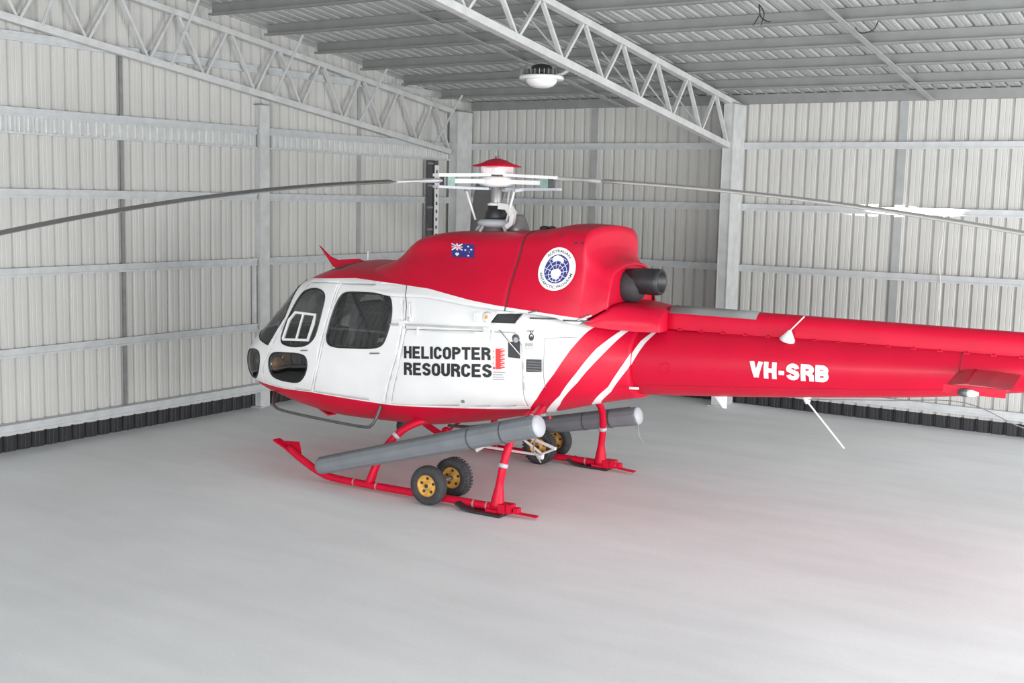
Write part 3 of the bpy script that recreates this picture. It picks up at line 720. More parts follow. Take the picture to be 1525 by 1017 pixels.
# drive-shaft fairing on top
def spine_sec(x, k=1., lift=0.):
    t = (x+.98)/(-3.0); w = .135-.035*min(1.4, t); zb = 1.66; zt = 1.857-.010*t
    return [(w*k+lift, zb), (w*k+lift, zb+.05), (w*.86*k+lift, zt-.055), (w*.5*k, zt-.012+lift), (0, zt+lift)]
bm = bmesh.new(); loft(bm, [-1.0-.09*i for i in range(51)], lambda x: crom(np.array(spine_sec(x)), 4), False, (True, True)); recalc(bm)
fin(bm, 'shaft_fairing', RED, HELI, True)
bm = bmesh.new(); loft(bm, [-1.03, -1.3, -1.6, -1.83], lambda x: crom(np.array(spine_sec(x, 1., .006)[2:]+[]), 4), False, (True, True)); recalc(bm)
fin(bm, 'shaft_cover', SPINEG, HELI, True)
def foot(bm):
    for i in range(17):
        x = -1.15-.2*i; t = (x+.98)/(-3.0); w = .135-.035*t
        lathe(bm, [(.012, -.003), (.010, .008)], 8, (x, w+.012, 1.665), (0, .6, .8))
        box(bm, (x-.02, w-.01, 1.655), (x+.02, w+.02, 1.667))
mk('fairing_fasteners', RED, HELI, foot, kind='stuff')
def bseam(x, a0, a1, r=.003):
    c, rr = boom_at(x); return [(x, (rr+.001)*math.cos(math.radians(a)), c+(rr+.001)*math.sin(math.radians(a))) for a in range(a0, a1+1, 6)]
mk('boom_seam', INTD, HELI, lambda bm: tube(bm, bseam(-3.52, -80, 76), .003, 5))
mk('boom_seam', mat('dark_red_seam', (.35, .01, .02), .5), HELI, lambda bm: tube(bm, [(x, math.sqrt(max(0, boom_at(x)[1]**2-(.62*boom_at(x)[1])**2))+.001, float(boom_at(x)[0]-.62*boom_at(x)[1])) for x in [-.9-.1*i for i in range(28)]], .003, 5))
mk('access_ring', RED, HELI, lambda bm: tube(bm, [(-1.10+.045*math.cos(a), y_boom(-1.10+.045*math.cos(a), 1.335+.045*math.sin(a))+.002, 1.335+.045*math.sin(a)) for a in [2*math.pi*i/16 for i in range(17)]], .004, 5))
def dz_(bm):
    for x, z in ((-1.45, 1.30), (-1.62, 1.29), (-1.42, 1.22), (-1.68, 1.22), (-1.55, 1.36)):
        lathe(bm, [(.009, -.003), (.007, .006)], 8, (x, y_boom(x, z), z), (0, 1, 0))
split_loose(mk('boom_rivet', RED, HELI, dz_))
mk('position_light', LENSW, HELI, lambda bm: tube(bm, [(-.80, .40, 1.14), (-.88, .375, 1.14)], .012, 8), True)
# fin, tail rotor (beyond the photograph's edge) 
def wing(bm, P, Q, th):  # P,Q: (leading, trailing) pairs of points for root and tip; lens section
    rows = []
    for a, b in (P, Q):
        a = Vector(a); b = Vector(b); d = b-a; nr = (Vector(Q[0])-Vector(P[0])).cross(d).normalized(); r = []
        for t, h in ((0, 0), (.08, .6), (.3, 1), (.65, .7), (1, 0), (.65, -.7), (.3, -1), (.08, -.6)): r.append(bm.verts.new(a+d*t+nr*h*th/2))
        rows.append(r)
    k = 8
    for j in range(k): bm.faces.new((rows[0][j], rows[0][(j+1) % k], rows[1][(j+1) % k], rows[1][j]))
    bm.faces.new(rows[0]); bm.faces.new(rows[1][::-1])
mk('upper_fin', RED, HELI, lambda bm: wing(bm, ((-4.85, 0, 1.72), (-5.6, 0, 1.76)), ((-5.55, 0, 2.75), (-5.95, 0, 2.75)), .06))
mk('lower_fin', RED, HELI, lambda bm: wing(bm, ((-5.0, 0, 1.58), (-5.6, 0, 1.62)), ((-5.4, 0, .95), (-5.75, 0, .95)), .05))
tr = mk('tail_rotor_hub', MGREY, HELI, lambda bm: lathe(bm, [(.05, 0), (.05, .16), (.03, .2)], 14, (-5.35, .09, 1.72), (0, 1, 0)), True)
for sg in (1, -1): mk('tail_rotor_blade', BLADE_G, tr, lambda bm, sg=sg: wing(bm, ((-5.25, .27, 1.72+.08*sg), (-5.45, .27, 1.72+.08*sg)), ((-5.27, .27, 1.72+.93*sg), (-5.45, .27, 1.72+.93*sg)), .02))
# stabiliser
stab = mk('stabiliser', mat('faded_red_sheen', (.42, .055, .07), .42, 0, .08, 6, coat=.2), HELI, lambda bm: (wing(bm, ((-3.50, .14, 1.52), (-3.96, .14, 1.535)), ((-3.575, 1.02, 1.515), (-4.02, 1.02, 1.53)), .055), wing(bm, ((-3.50, -.14, 1.52), (-3.96, -.14, 1.535)), ((-3.575, -1.02, 1.515), (-4.02, -1.02, 1.53)), .055)))  # faded red; light reflecting off the top is put into the colour
split_loose(mk('stabiliser_tip', RED, stab, lambda bm: [box(bm, (-3.99, min(s*1.022, s*1.04), 1.475), (-3.57, max(s*1.022, s*1.04), 1.535)) for s in (1, -1)]))
mk('stabiliser_rib', RED, stab, lambda bm: tube(bm, [(-3.64, .17, 1.553), (-3.715, 1.01, 1.548)], 1, flat=(.008, .003)))
mk('navigation_light', LENSW, stab, lambda bm: (lathe(bm, [(.028, 0), (.026, .03), (.012, .075)], 12, (-3.74, 1.055, 1.49), (-1, 0, 0))), True)
mk('light_housing', DGREY, stab, lambda bm: lathe(bm, [(.02, 0), (.03, .03), (.03, .06)], 12, (-3.68, 1.055, 1.49), (-1, 0, 0)), True)
# aerials
ae = mk('whip_aerial_base', WHITE, HELI, lambda bm: lathe(bm, [(.07, 0), (.05, .03), (.022, .075), (.012, .09)], 14, (-2.13, .165, 1.655), (-.3, .25, 1)), True)
mk('whip_rod', WHITE, ae, lambda bm: tube(bm, [(-2.15, .185, 1.73), (-2.275, .2, 1.865)], .006, 6))
ae = mk('lower_aerial_base', WHITE, HELI, lambda bm: lathe(bm, [(.05, -.02), (.035, .015), (.018, .06)], 14, (-2.27, 0, 1.165), (-.15, 0, -1)), True)
mk('whip_rod', WHITE, ae, lambda bm: tube(bm, [(-2.28, 0, 1.12), (-2.40, 0, .99), (-2.61, 0, .763)], .0075, 6))
mk('blade_aerial', WHITE, HELI, lambda bm: wing(bm, ((-1.44, 0, 1.08), (-1.56, 0, 1.09)), ((-1.52, 0, .985), (-1.56, 0, .985)), .02))
mk('aerial_wire', MGREY, HELI, lambda bm: tube(bm, smooth_path([(-2.3, .05, 1.155), (-3.0, .16, 1.235), (-3.6, .30, 1.30), (-4.1, .32, 1.14), (-5.0, .2, .98)]), .004, 5))
mk('roof_aerial', WHITE, HELI, lambda bm: tube(bm, [(2.43, 0, 2.10), (2.43, 0, 2.19)], .006, 6))
def cutter(bm):
    P = [(3.08, 2.225), (2.90, 2.02), (2.78, 1.95), (2.45, 2.08), (2.55, 2.11), (2.83, 2.085), (2.94, 2.12)]
    a = [bm.verts.new((x, .008, z)) for x, z in P]; b = [bm.verts.new((x, -.008, z)) for x, z in P]; k = len(P)
    bm.faces.new(a); bm.faces.new(b[::-1])
    for j in range(k): bm.faces.new((a[j], b[j], b[(j+1) % k], a[(j+1) % k]))
mk('wire_cutter', RED, HELI, cutter)
# ---- exhaust
mk('exhaust_pipe', BLACK, HELI, lambda bm: lathe(bm, [(.105, 0), (.118, .10), (.120, .29), (.112, .33), (.095, .33), (.095, .2)], 28, (-.60, .08, 2.065), (-1, 0, .0)), True)
mk('exhaust_collar', INTD, HELI, lambda bm: lathe(bm, [(.14, -.04), (.145, .03), (.14, .12), (.10, .17)], 24, (-.575, .08, 2.02), (-1, 0, -.12)), True)
# ---- print and markings lying on the skin
def text_mesh(s, size=1., bold=.0):
    c = bpy.data.curves.new('t', 'FONT'); c.body = s; c.size = size; c.offset = bold; c.resolution_u = 3
    o = bpy.data.objects.new('t', c); COL.objects.link(o); dg = bpy.context.evaluated_depsgraph_get(); me = bpy.data.meshes.new_from_object(o.evaluated_get(dg)); bpy.data.objects.remove(o)
    V = [tuple(v.co[:2]) for v in me.vertices]; F = [tuple(p.vertices) for p in me.polygons]; bpy.data.meshes.remove(me)
    x0 = min(v[0] for v in V); x1 = max(v[0] for v in V); y0 = min(v[1] for v in V); y1 = max(v[1] for v in V)
    return [((v[0]-x0)/(x1-x0), (v[1]-y0)/(y1-y0)) for v in V], F, (x1-x0)/(y1-y0)
def stroke_text(s, W_=.62, w=.21, gap=.075):
    def arc(cx, cy, rx, ry, a0, a1, n=8): return [(cx+rx*math.cos(math.radians(a0+(a1-a0)*i/n)), cy+ry*math.sin(math.radians(a0+(a1-a0)*i/n))) for i in range(n+1)]
    h = w/2; l, r, t, b, c = h, W_-h, 1-h, h, W_/2; m_ = .5; q = .24
    G = {'H': [[(l, 0), (l, 1)], [(r, 0), (r, 1)], [(l, m_), (r, m_)]], 'E': [[(l, 0), (l, 1)], [(l, t), (W_-.04, t)], [(l, m_), (W_-.08, m_)], [(l, b), (W_-.02, b)]],
         'L': [[(l, 0), (l, 1)], [(l, b), (W_-.02, b)]], 'I': [[(l, 0), (l, 1)]], 'T': [[(c, 0), (c, 1)], [(0, t), (W_, t)]],
         'V': [[(h*.8, 1), (c, .0+h*.3)], [(W_-h*.8, 1), (c, h*.3)]], '-': [[(.04, .40), (.34, .40)]],
         'O': [arc(c, t-q, c-h, q, 0, 180)+arc(c, b+q, c-h, q, 180, 360)+[(r, t-q)]],
         'U': [[(l, 1), (l, b+q)]+arc(c, b+q, c-h, q, 180, 360)+[(r, 1)]],
         'C': [arc(c, t-q, c-h, q, 0, 180)+arc(c, b+q, c-h, q, 180, 360)],
         'P': [[(l, 0), (l, 1)], [(l, t), (c, t)]+arc(c, t-.19, r-c, .19, 90, -90)+[(l, t-.38)]],
         'R': [[(l, 0), (l, 1)], [(l, t), (c, t)]+arc(c, t-.185, r-c, .185, 90, -90)+[(l, t-.37)], [(c+.02, t-.37), (r-.005, .32), (r, 0)]],
         'B': [[(l, 0), (l, 1)], [(l, t), (c, t)]+arc(c, t-.19, r-c-.015, .19, 90, -90)+[(l, t-.38)], [(l, b), (c, b)]+arc(c, b+.217, r-c, .217, -90, 90)+[(l, b+.434)]],
         'S': [arc(c, t-.20, c-h, .20, 5, 200)+[(c, m_+.01)]+arc(c, b+.21, c-h, .21, 30, -175)]}
    V = []; F = []; x0 = 0
    def fine(pl):
        out = [pl[0]]
        for a, b_ in zip(pl[:-1], pl[1:]):
            k = max(1, math.ceil(math.dist(a, b_)/.13)); out += [(a[0]+(b_[0]-a[0])*i/k, a[1]+(b_[1]-a[1])*i/k) for i in range(1, k+1)]
        return out
    for ch in s:
        for pl in map(fine, G[ch]):
            n = len(pl); L_ = []; R_ = []
            for i, p in enumerate(pl):
                a = Vector(pl[max(0, i-1)]); bb = Vector(pl[min(n-1, i+1)]); pp = Vector(p)
                d1 = (pp-a).normalized() if i else (bb-pp).normalized(); d2 = (bb-pp).normalized() if i < n-1 else d1
                if i == 0 and n > 3 and (Vector(pl[0])-Vector(pl[-1])).length < 1e-4: d1 = (pp-Vector(pl[-2])).normalized()
                if i == n-1 and n > 3 and (Vector(pl[0])-Vector(pl[-1])).length < 1e-4: d2 = (Vector(pl[1])-pp).normalized()
                n1 = Vector((-d1.y, d1.x)); n2 = Vector((-d2.y, d2.x)); mm = (n1+n2)
                mm = n1 if mm.length < .3 else mm.normalized(); k = h/max(.7, mm.dot(n1)); L_.append(pp+mm*k); R_.append(pp-mm*k)
            for i in range(n-1):
                F.append((len(V), len(V)+1, len(V)+2, len(V)+3)); V += [tuple(L_[i]+Vector((x0, 0))), tuple(L_[i+1]+Vector((x0, 0))), tuple(R_[i+1]+Vector((x0, 0))), tuple(R_[i]+Vector((x0, 0)))]
        x0 += {'I': w, '-': .38}.get(ch, W_)+gap
    X1 = x0-gap; return [(a/X1, min(1, max(0, v))) for a, v in V], F, X1
def on_skin(x, z, fs, lift): 
    y = y_all(x, z, fs); return (x, (y if y is not None else .3)+lift, z)
def decal(name, V, F, quad, material, parent, fs=(y_hull,), lift=.0045):
    """quad: (x,z) of top-left, top-right, bottom-right, bottom-left"""
    tl, tr_, br, bl_ = [Vector(q) for q in quad]; bm = bmesh.new(); vs = []
    for u, v in V:
        p = (tl*(1-u)+tr_*u)*v+(bl_*(1-u)+br*u)*(1-v); vs.append(bm.verts.new(on_skin(p.x, p.y, fs, lift)))
    for f in F:
        try: bm.faces.new([vs[i] for i in f])
        except ValueError: pass
    bmesh.ops.triangulate(bm, faces=bm.faces); return fin(bm, name, material, parent)
def rects(R_):
    V = []; F = []
    for P in R_:
        F.append(tuple(range(len(V), len(V)+len(P)))); V += P
    return V, F
def rc(a, b, c, d): return [(a, b), (c, b), (c, d), (a, d)]
V, F, _ = stroke_text('HELICOPTER'); decal('lettering', V, F, [(1.272, 1.388), (.371, 1.444), (.363, 1.330), (1.265, 1.274)], INKB, BAGD)
V, F, _ = stroke_text('RESOURCES'); decal('lettering', V, F, [(1.264, 1.236), (.349, 1.295), (.349, 1.172), (1.263, 1.118)], INKB, BAGD)
R_ = [rc(.22, 0, .62, 1)]
for i in range(5):
    z = .02+.2*i; R_.append([(.62, z), (1, z+.07), (.92, z+.13), (.62, z+.08)]); R_.append([(.62, z+.13), (1, z+.18), (.86, z+.19), (.62, z+.19)])
R_.append(rc(.0, 0, .18, .1)); R_ += [rc(.0, .25+.3*i, .1, .3+.3*i) for i in range(3)]
V, F = rects(R_); decal('red_emblem', V, F, [(.348, 1.435), (.233, 1.439), (.225, 1.255), (.339, 1.251)], INKR, BAGD)
R_ = [rc(0, .82-.2*i, (1, .8, .9, .95)[i], .90-.2*i) for i in range(4)]; V, F = rects(R_)
decal('small_print', V, F, [(.338, 1.238), (.225, 1.243), (.228, 1.132), (.341, 1.127)], INKG, BAGD)
decal('black_panel', *rects([rc(0, 0, 1, 1)]), [(.214, 1.503), (.107, 1.515), (.097, 1.360), (.205, 1.365)], INKB, BAGD, lift=.004)
ga = mk('round_gauge', DGREY, BAGD, lambda bm: lathe(bm, [(.038, -.002), (.038, .008), (.03, .010)], 20, (.150, y_hull(.15, 1.535), 1.535), (0, 1, 0)))
mk('gauge_face', CAPG, ga, lambda bm: lathe(bm, [(.024, .009), (.024, .0125)], 16, (.142, y_hull(.15, 1.535)-.0, 1.525), (0, 1, 0)))
def crescent():
    R_ = []; n = 10
    for i in range(n):
        a, b = 2*math.pi*i/n, 2*math.pi*(i+1)/n
        R_.append([(.6+.36*math.cos(a), .36+.34*math.sin(a)), (.6+.36*math.cos(b), .36+.34*math.sin(b)), (.62+.2*math.cos(b), .42+.16*math.sin(b)), (.62+.2*math.cos(a), .42+.16*math.sin(a))])
    R_ += [rc(.5, .25, .75, .42), [(.0, .92), (1, .92), (1, .86), (0, .86)], [(.35, .9), (.55, .62), (.65, .62), (.5, .9)], [(.85, .9), (.7, .62), (.6, .62), (.75, .9)]]
    return rects(R_)
decal('black_badge', *crescent(), [(.055, 1.619), (-.009, 1.623), (-.015, 1.521), (.049, 1.518)], INKB, HELI, lift=.004)
V, F = rects([rc(0, .55, 1, 1), rc(0, .3, .25, .45), rc(.35, .3, .75, .45), rc(.1, 0, .9, .1), rc(0, 0, .05, .5), rc(.95, 0, 1, .5)])
decal('placard', V, F, [(.065, 1.499), (-.004, 1.503), (-.008, 1.449), (.061, 1.446)], INKG, HELI, lift=.004)
V, F, _ = stroke_text('VH-SRB', .70, .25, .075); decal('registration', V, F, [(-1.856, 1.466), (-2.518, 1.482), (-2.520, 1.341), (-1.860, 1.325)], INKW, boom, (y_boom,), .005)
# flag
FLQ = [(1.034, 2.344), (.771, 2.342), (.719, 2.223), (.98, 2.219)]
flag = decal('flag', *rects([rc(i/6, j/4, (i+1)/6, (j+1)/4) for i in range(6) for j in range(4)]), FLQ, BLUE, cf, (y_cowl,), .005)
def star(cx, cz, r, n=7):
    P = []
    for i in range(2*n):
        a = math.pi*i/n+math.pi/2; q = r if i % 2 == 0 else r*.5; P.append((cx+q*.55*math.cos(a), cz+q*math.sin(a)))
    return P
UJ = [rc(.0, .70, .5, .80), rc(.205, .5, .295, 1), [(0, 1), (.05, 1), (.5, .56), (.5, .5), (.45, .5), (0, .94)], [(0, .5), (.05, .5), (.5, .94), (.5, 1), (.45, 1), (0, .56)]]
decal('flag_white', *rects(UJ+[star(.25, .22, .17), star(.75, .82, .09), star(.75, .14, .09), star(.62, .54, .09), star(.88, .60, .09), star(.79, .42, .05, 5)]), FLQ, INKW, flag, (y_cowl,), .0075)
decal('flag_red', *rects([rc(0, .725, .5, .775), rc(.235, .5, .265, 1), [(0, 1), (.02, 1), (.22, .79), (.2, .79)], [(.5, .5), (.48, .5), (.28, .71), (.3, .71)]]), FLQ, INKR, flag, (y_cowl,), .0085)
# round white emblem with a blue globe
EC = (-.149, 2.165); ER = (.176, .19)
def eq(): return [(EC[0]+ER[0], EC[1]+ER[1]), (EC[0]-ER[0], EC[1]+ER[1]), (EC[0]-ER[0], EC[1]-ER[1]), (EC[0]+ER[0], EC[1]-ER[1])]
def disc(r, cx=.5, cy=.5, n=32, rings=4, rx=None):
    R_ = []
    for k in range(rings):
        a0, a1 = r*k/rings, r*(k+1)/rings
        for i in range(n):
            t, u = 2*math.pi*i/n, 2*math.pi*(i+1)/n
            R_.append([(cx+a0*math.cos(t), cy+a0*math.sin(t)), (cx+a1*math.cos(t), cy+a1*math.sin(t)), (cx+a1*math.cos(u), cy+a1*math.sin(u)), (cx+a0*math.cos(u), cy+a0*math.sin(u))][0 if k else 1:])
    return rects(R_)
em = decal('round_emblem', *disc(.5), eq(), INKW, cr_, (y_cowl,), .004)
decal('globe', *disc(.335), eq(), BLUE, em, (y_cowl,), .0075)
def arcs():
    R_ = []
    def arc(cx, cy, r, a0, a1, w, sx=1.):
        n = 14
        for i in range(n):
            t = a0+(a1-a0)*i/n; u = a0+(a1-a0)*(i+1)/n
            q = [(cx+sx*(r-w)*math.cos(t), cy+(r-w)*math.sin(t)), (cx+sx*(r+w)*math.cos(t), cy+(r+w)*math.sin(t)), (cx+sx*(r+w)*math.cos(u), cy+(r+w)*math.sin(u)), (cx+sx*(r-w)*math.cos(u), cy+(r-w)*math.sin(u))]
            if all(math.hypot(a-.5, b-.5) < .335 for a, b in q): R_.append(q)
    for r in (.20, .29, .38): arc(.5, .40, r, 0, 2*math.pi, .006)
    for i in range(12):
        a = 2*math.pi*i/12+.2; p = (.5+.13*math.cos(a), .40+.13*math.sin(a)); L_ = 0
        for k in range(8):
            r0 = .13+.03*k; r1 = r0+.03; q = [(.5+r*math.cos(a)+o*.006*math.sin(a), .40+r*math.sin(a)-o*.006*math.cos(a)) for r, o in ((r0, -1), (r1, -1), (r1, 1), (r0, 1))]
            if all(math.hypot(x-.5, z-.5) < .33 for x, z in q): R_.append(q)
    R_.append([(.5+.135*math.cos(t)*(1+.12*math.sin(3*t)), .385+.125*math.sin(t)*(1+.1*math.cos(5*t))) for t in [2*math.pi*i/20 for i in range(20)]])
    R_.append([(.33, .70), (.36, .78), (.46, .815), (.55, .80), (.63, .74), (.66, .68), (.62, .62), (.58, .66), (.50, .70), (.42, .68), (.36, .66)])
    return rects(R_)
decal('globe_lines', *arcs(), eq(), INKW, em, (y_cowl,), .0095)
def ringtext(s, a_mid, span, r0, r1, inward, name):
    V, F, _ = text_mesh(s, bold=.01); W_ = []
    for u, v in V:
        if inward: a = a_mid-span/2+span*u; r = r1-(r1-r0)*v
        else: a = a_mid+span/2-span*u; r = r0+(r1-r0)*v
        W_.append((.5+r*math.cos(a), .5+r*math.sin(a)))
    decal(name, W_, F, eq(), INKB, em, (y_cowl,), .0065)
ringtext('AUSTRALIAN', math.pi/2, 1.75, .385, .45, False, 'ring_lettering'); ringtext('ANTARCTIC PROGRAM', -math.pi/2, 2.7, .385, .45, True, 'ring_lettering')
# ---- cabin interior
mk('cabin_floor', INT, HELI, lambda bm: box(bm, (1.0, -.70, .78), (3.1, .70, .80)))
mk('rear_bulkhead', INT, HELI, lambda bm: box(bm, (1.02, -.78, .80), (1.05, .78, 1.88)))
mk('instrument_panel', INTD, HELI, lambda bm: (box(bm, (2.98, -.42, 1.0), (3.12, .42, 1.30)), box(bm, (2.8, -.12, .8), (3.1, .12, 1.02))))
def seat(x, y, w, name):
    o = mk(name, SEATM, HELI, lambda bm: (box(bm, (x-.02, y-w, 1.06), (x+.48, y+w, 1.17))))
    md = o.modifiers.new('soft', 'BEVEL'); md.width = .04; md.segments = 3
    b = mk('seat_back', SEATM, o, lambda bm: tube(bm, [(x+.02, y, 1.12), (x-.08, y, 1.40), (x-.13, y, 1.72)], 1, flat=(w, .05)))
    md = b.modifiers.new('soft', 'BEVEL'); md.width = .035; md.segments = 3
    mk('seat_base', INTD, o, lambda bm: box(bm, (x+.02, y-w*.8, .80), (x+.42, y+w*.8, 1.06)))
seat(2.25, .38, .22, 'pilot_seat'); seat(2.25, -.38, .22, 'pilot_seat'); seat(1.32, 0, .62, 'rear_bench')
split_loose(mk('seat_harness', INTD, HELI, lambda bm: (tube(bm, smooth_path([(2.1, .70, 1.88), (2.02, .62, 1.6), (1.92, .55, 1.3)]), 1, flat=(.02, .004)), tube(bm, smooth_path([(1.75, .72, 1.88), (1.62, .62, 1.6), (1.5, .5, 1.3)]), 1, flat=(.02, .004)))))
split_loose(mk('door_post', INTD, HELI, lambda bm: [tube(bm, [(2.27, s*.80, 1.2), (2.15, s*.70, 1.9)], 1, flat=(.03, .02)) for s in (1, -1)]))
mk('control_stick', BLACK, HELI, lambda bm: tube(bm, smooth_path([(2.7, .38, .85), (2.65, .38, 1.2), (2.62, .38, 1.3)]), .014, 6))
mk('overhead_console', INTD, HELI, lambda bm: box(bm, (2.2, -.12, 1.90), (2.6, .12, 1.98)))
# ---- boarding step bar under the door, both sides
for s in (1, -1):
    mk('step_bar', DGREY, HELI, lambda bm, s=s: tube(bm, smooth_path([(3.22, s*.52, .74), (3.08, s*.72, .67), (2.95, s*.84, .615), (2.70, s*.95, .61), (2.2, s*.96, .585), (1.72, s*.97, .575), (1.62, s*.965, .60), (1.585, s*.93, .68), (1.57, s*.88, .79)]), .015, 8), True)
mk('underside_door', RED, HELI, lambda bm: tube(bm, [(2.9, .30, .60), (2.55, .42, .52)], 1, flat=(.05, .01)))
# ---- rotor mast and head
mast = mk('rotor_mast', MGREY, HELI, lambda bm: lathe(bm, [(.10, 2.40), (.10, 2.46), (.052, 2.50), (.052, 2.88), (.07, 2.90)], 20, (.875, 0, 0)), True)
mk('mast_boot', BLACK, mast, lambda bm: lathe(bm, [(.115, 2.575), (.105, 2.60), (.11, 2.62), (.085, 2.66), (.075, 2.70)], 20, (.875, 0, 0)), True)
mk('boot_collar', WHITE, mast, lambda bm: lathe(bm, [(.08, 2.70), (.085, 2.715), (.06, 2.73)], 20, (.875, 0, 0)), True)
mk('swashplate', CAPG, mast, lambda bm: lathe(bm, [(.11, 2.49), (.17, 2.51), (.18, 2.54), (.15, 2.565), (.06, 2.575)], 24, (.875, 0, 0)), True)
def sw(bm):
    for a in (10, 75, 150, 220, 290):
        c, s = math.cos(math.radians(a)), math.sin(math.radians(a)); tube(bm, [(.875+.15*c, .15*s, 2.52), (.875+.20*c, .20*s, 2.46), (.875+.20*c, .20*s, 2.40)], .016, 8)
split_loose(mk('servo_actuator', CAPG, mast, sw, True))
mk('scissor_link', WHITE, mast, lambda bm: (tube(bm, [(.80, .05, 2.70), (.69, .07, 2.69), (.63, .08, 2.62)], 1, flat=(.03, .03)), tube(bm, [(.63, .08, 2.63), (.65, .07, 2.54), (.71, .06, 2.50)], 1, flat=(.022, .022))))
mk('mast_shroud', MGREY, mast, lambda bm: lathe(bm, [(.13, 2.42), (.11, 2.5), (.08, 2.58), (.05, 2.62)], 16, (.71, -.14, 0)), True)
hubo = mk('rotor_hub', WHITE, HELI, lambda bm: lathe(bm, [(.05, 2.875), (.15, 2.885), (.175, 2.91), (.175, 2.95), (.15, 2.975), (.06, 2.985)], 24, (.875, 0, 0)), True)
AZ = {64: (2.945, .0255), 184: (2.985, .0167), 304: (2.96, .024)}
HB = Vector((.875, 0, 0))
for az, (z0, k) in AZ.items():
    a = math.radians(az); D = Vector((math.cos(a), math.sin(a), 0)); T = Vector((-D.y, D.x, 0))
    def P(r, t, z): return HB+D*r+T*t+Vector((0, 0, z))
    mk('star_arm', WHITE, hubo, lambda bm: (tube(bm, [P(.12, 0, 2.93), P(.50, 0, 2.925)], 1, flat=(.045, .02)),))
    mk('sleeve_plate', WHITE, hubo, lambda bm: tube(bm, [P(.10, 0, 2.995), P(.35, 0, 2.985), P(.67, 0, 2.975)], 1, flat=(.06, .014)))
    mk('sleeve_plate', CAPG, hubo, lambda bm: (tube(bm, [P(.12, 0, 2.86), P(.35, 0, 2.862), P(.67, 0, 2.868)], 1, flat=(.055, .012)),))
    mk('elastic_bearing', GREEN, hubo, lambda bm: tube(bm, [P(.49, 0, 2.922), P(.57, 0, 2.922)], 1, flat=(.05, .045)))
    mk('bearing_bolts', DGREY, hubo, lambda bm: tube(bm, [P(.58, 0, 2.922), P(.605, 0, 2.922)], 1, flat=(.04, .04)))
    mk('pitch_link', WHITE, mast, lambda bm: tube(bm, [P(.17, -.10, 2.56), P(.26, -.13, 2.84)], .011, 8), True)
    mk('pitch_horn', CAPG, hubo, lambda bm: tube(bm, [P(.26, -.14, 2.845), P(.30, -.03, 2.862)], 1, flat=(.02, .015)))
    # blade: aerofoil section, twist, droop
    R = 5.345; st = [.62, .70, .80, .95, 1.15, 1.35]+[1.35+(R-1.35)*i/26 for i in range(1, 27)]
    pitch = {64: math.radians(-.5), 184: math.radians(2.0), 304: math.radians(4)}[az]
    def blade(bm, r0, r1):
        rows = []
        for r in [q for q in st if r0-1e-6 <= q <= r1+1e-6]:
            c = .10+(.35-.10)*min(1, max(0, (r-.75)/.5)); th = .05-.012*min(1, (r-.6)/.8); zc = z0-k*r*r-.012; row = []
            ph = pitch*min(1, max(0, (r-.8)/.5))
            for t, h in ((-.5, 0), (-.44, .5), (-.25, .95), (.0, .9), (.3, .4), (.5, .06), (.5, -.06), (.3, -.35), (0, -.75), (-.25, -.8), (-.44, -.45)):
                tt = t*c; hh = h*th*.5; row.append(bm.verts.new(P(r, tt*math.cos(ph)-hh*math.sin(ph), zc+tt*math.sin(ph)+hh*math.cos(ph))))
            rows.append(row)
        n = len(rows[0])
        for a_, b_ in zip(rows[:-1], rows[1:]):
            for j in range(n): bm.faces.new((a_[j], a_[(j+1) % n], b_[(j+1) % n], b_[j]))
        bm.faces.new(rows[0]); bm.faces.new(rows[-1][::-1])
    bo = mk('rotor_blade', BLADE_L if az == 184 else BLADE_G, HELI, lambda bm: blade(bm, 1.15, R), True)
    mk('blade_root', WHITE if az == 64 else BLADE_L, bo, lambda bm: blade(bm, .62, 1.15), True)
# red dished cap on a white box
mk('cap_box', WHITE, hubo, lambda bm: (box(bm, (.755, -.11, 2.995), (.985, .11, 3.075)), box(bm, (.795, -.16, 2.995), (.935, .16, 3.06))))
mk('hub_cap', RED, hubo, lambda bm: lathe(bm, [(.24, 3.072), (.235, 3.082), (.15, 3.105), (.09, 3.135), (.03, 3.15)], 28, (.875, 0, 0)), True)
mk('cap_bolt', DGREY, hubo, lambda bm: lathe(bm, [(.02, 3.148), (.02, 3.175)], 10, (.875, 0, 0)))
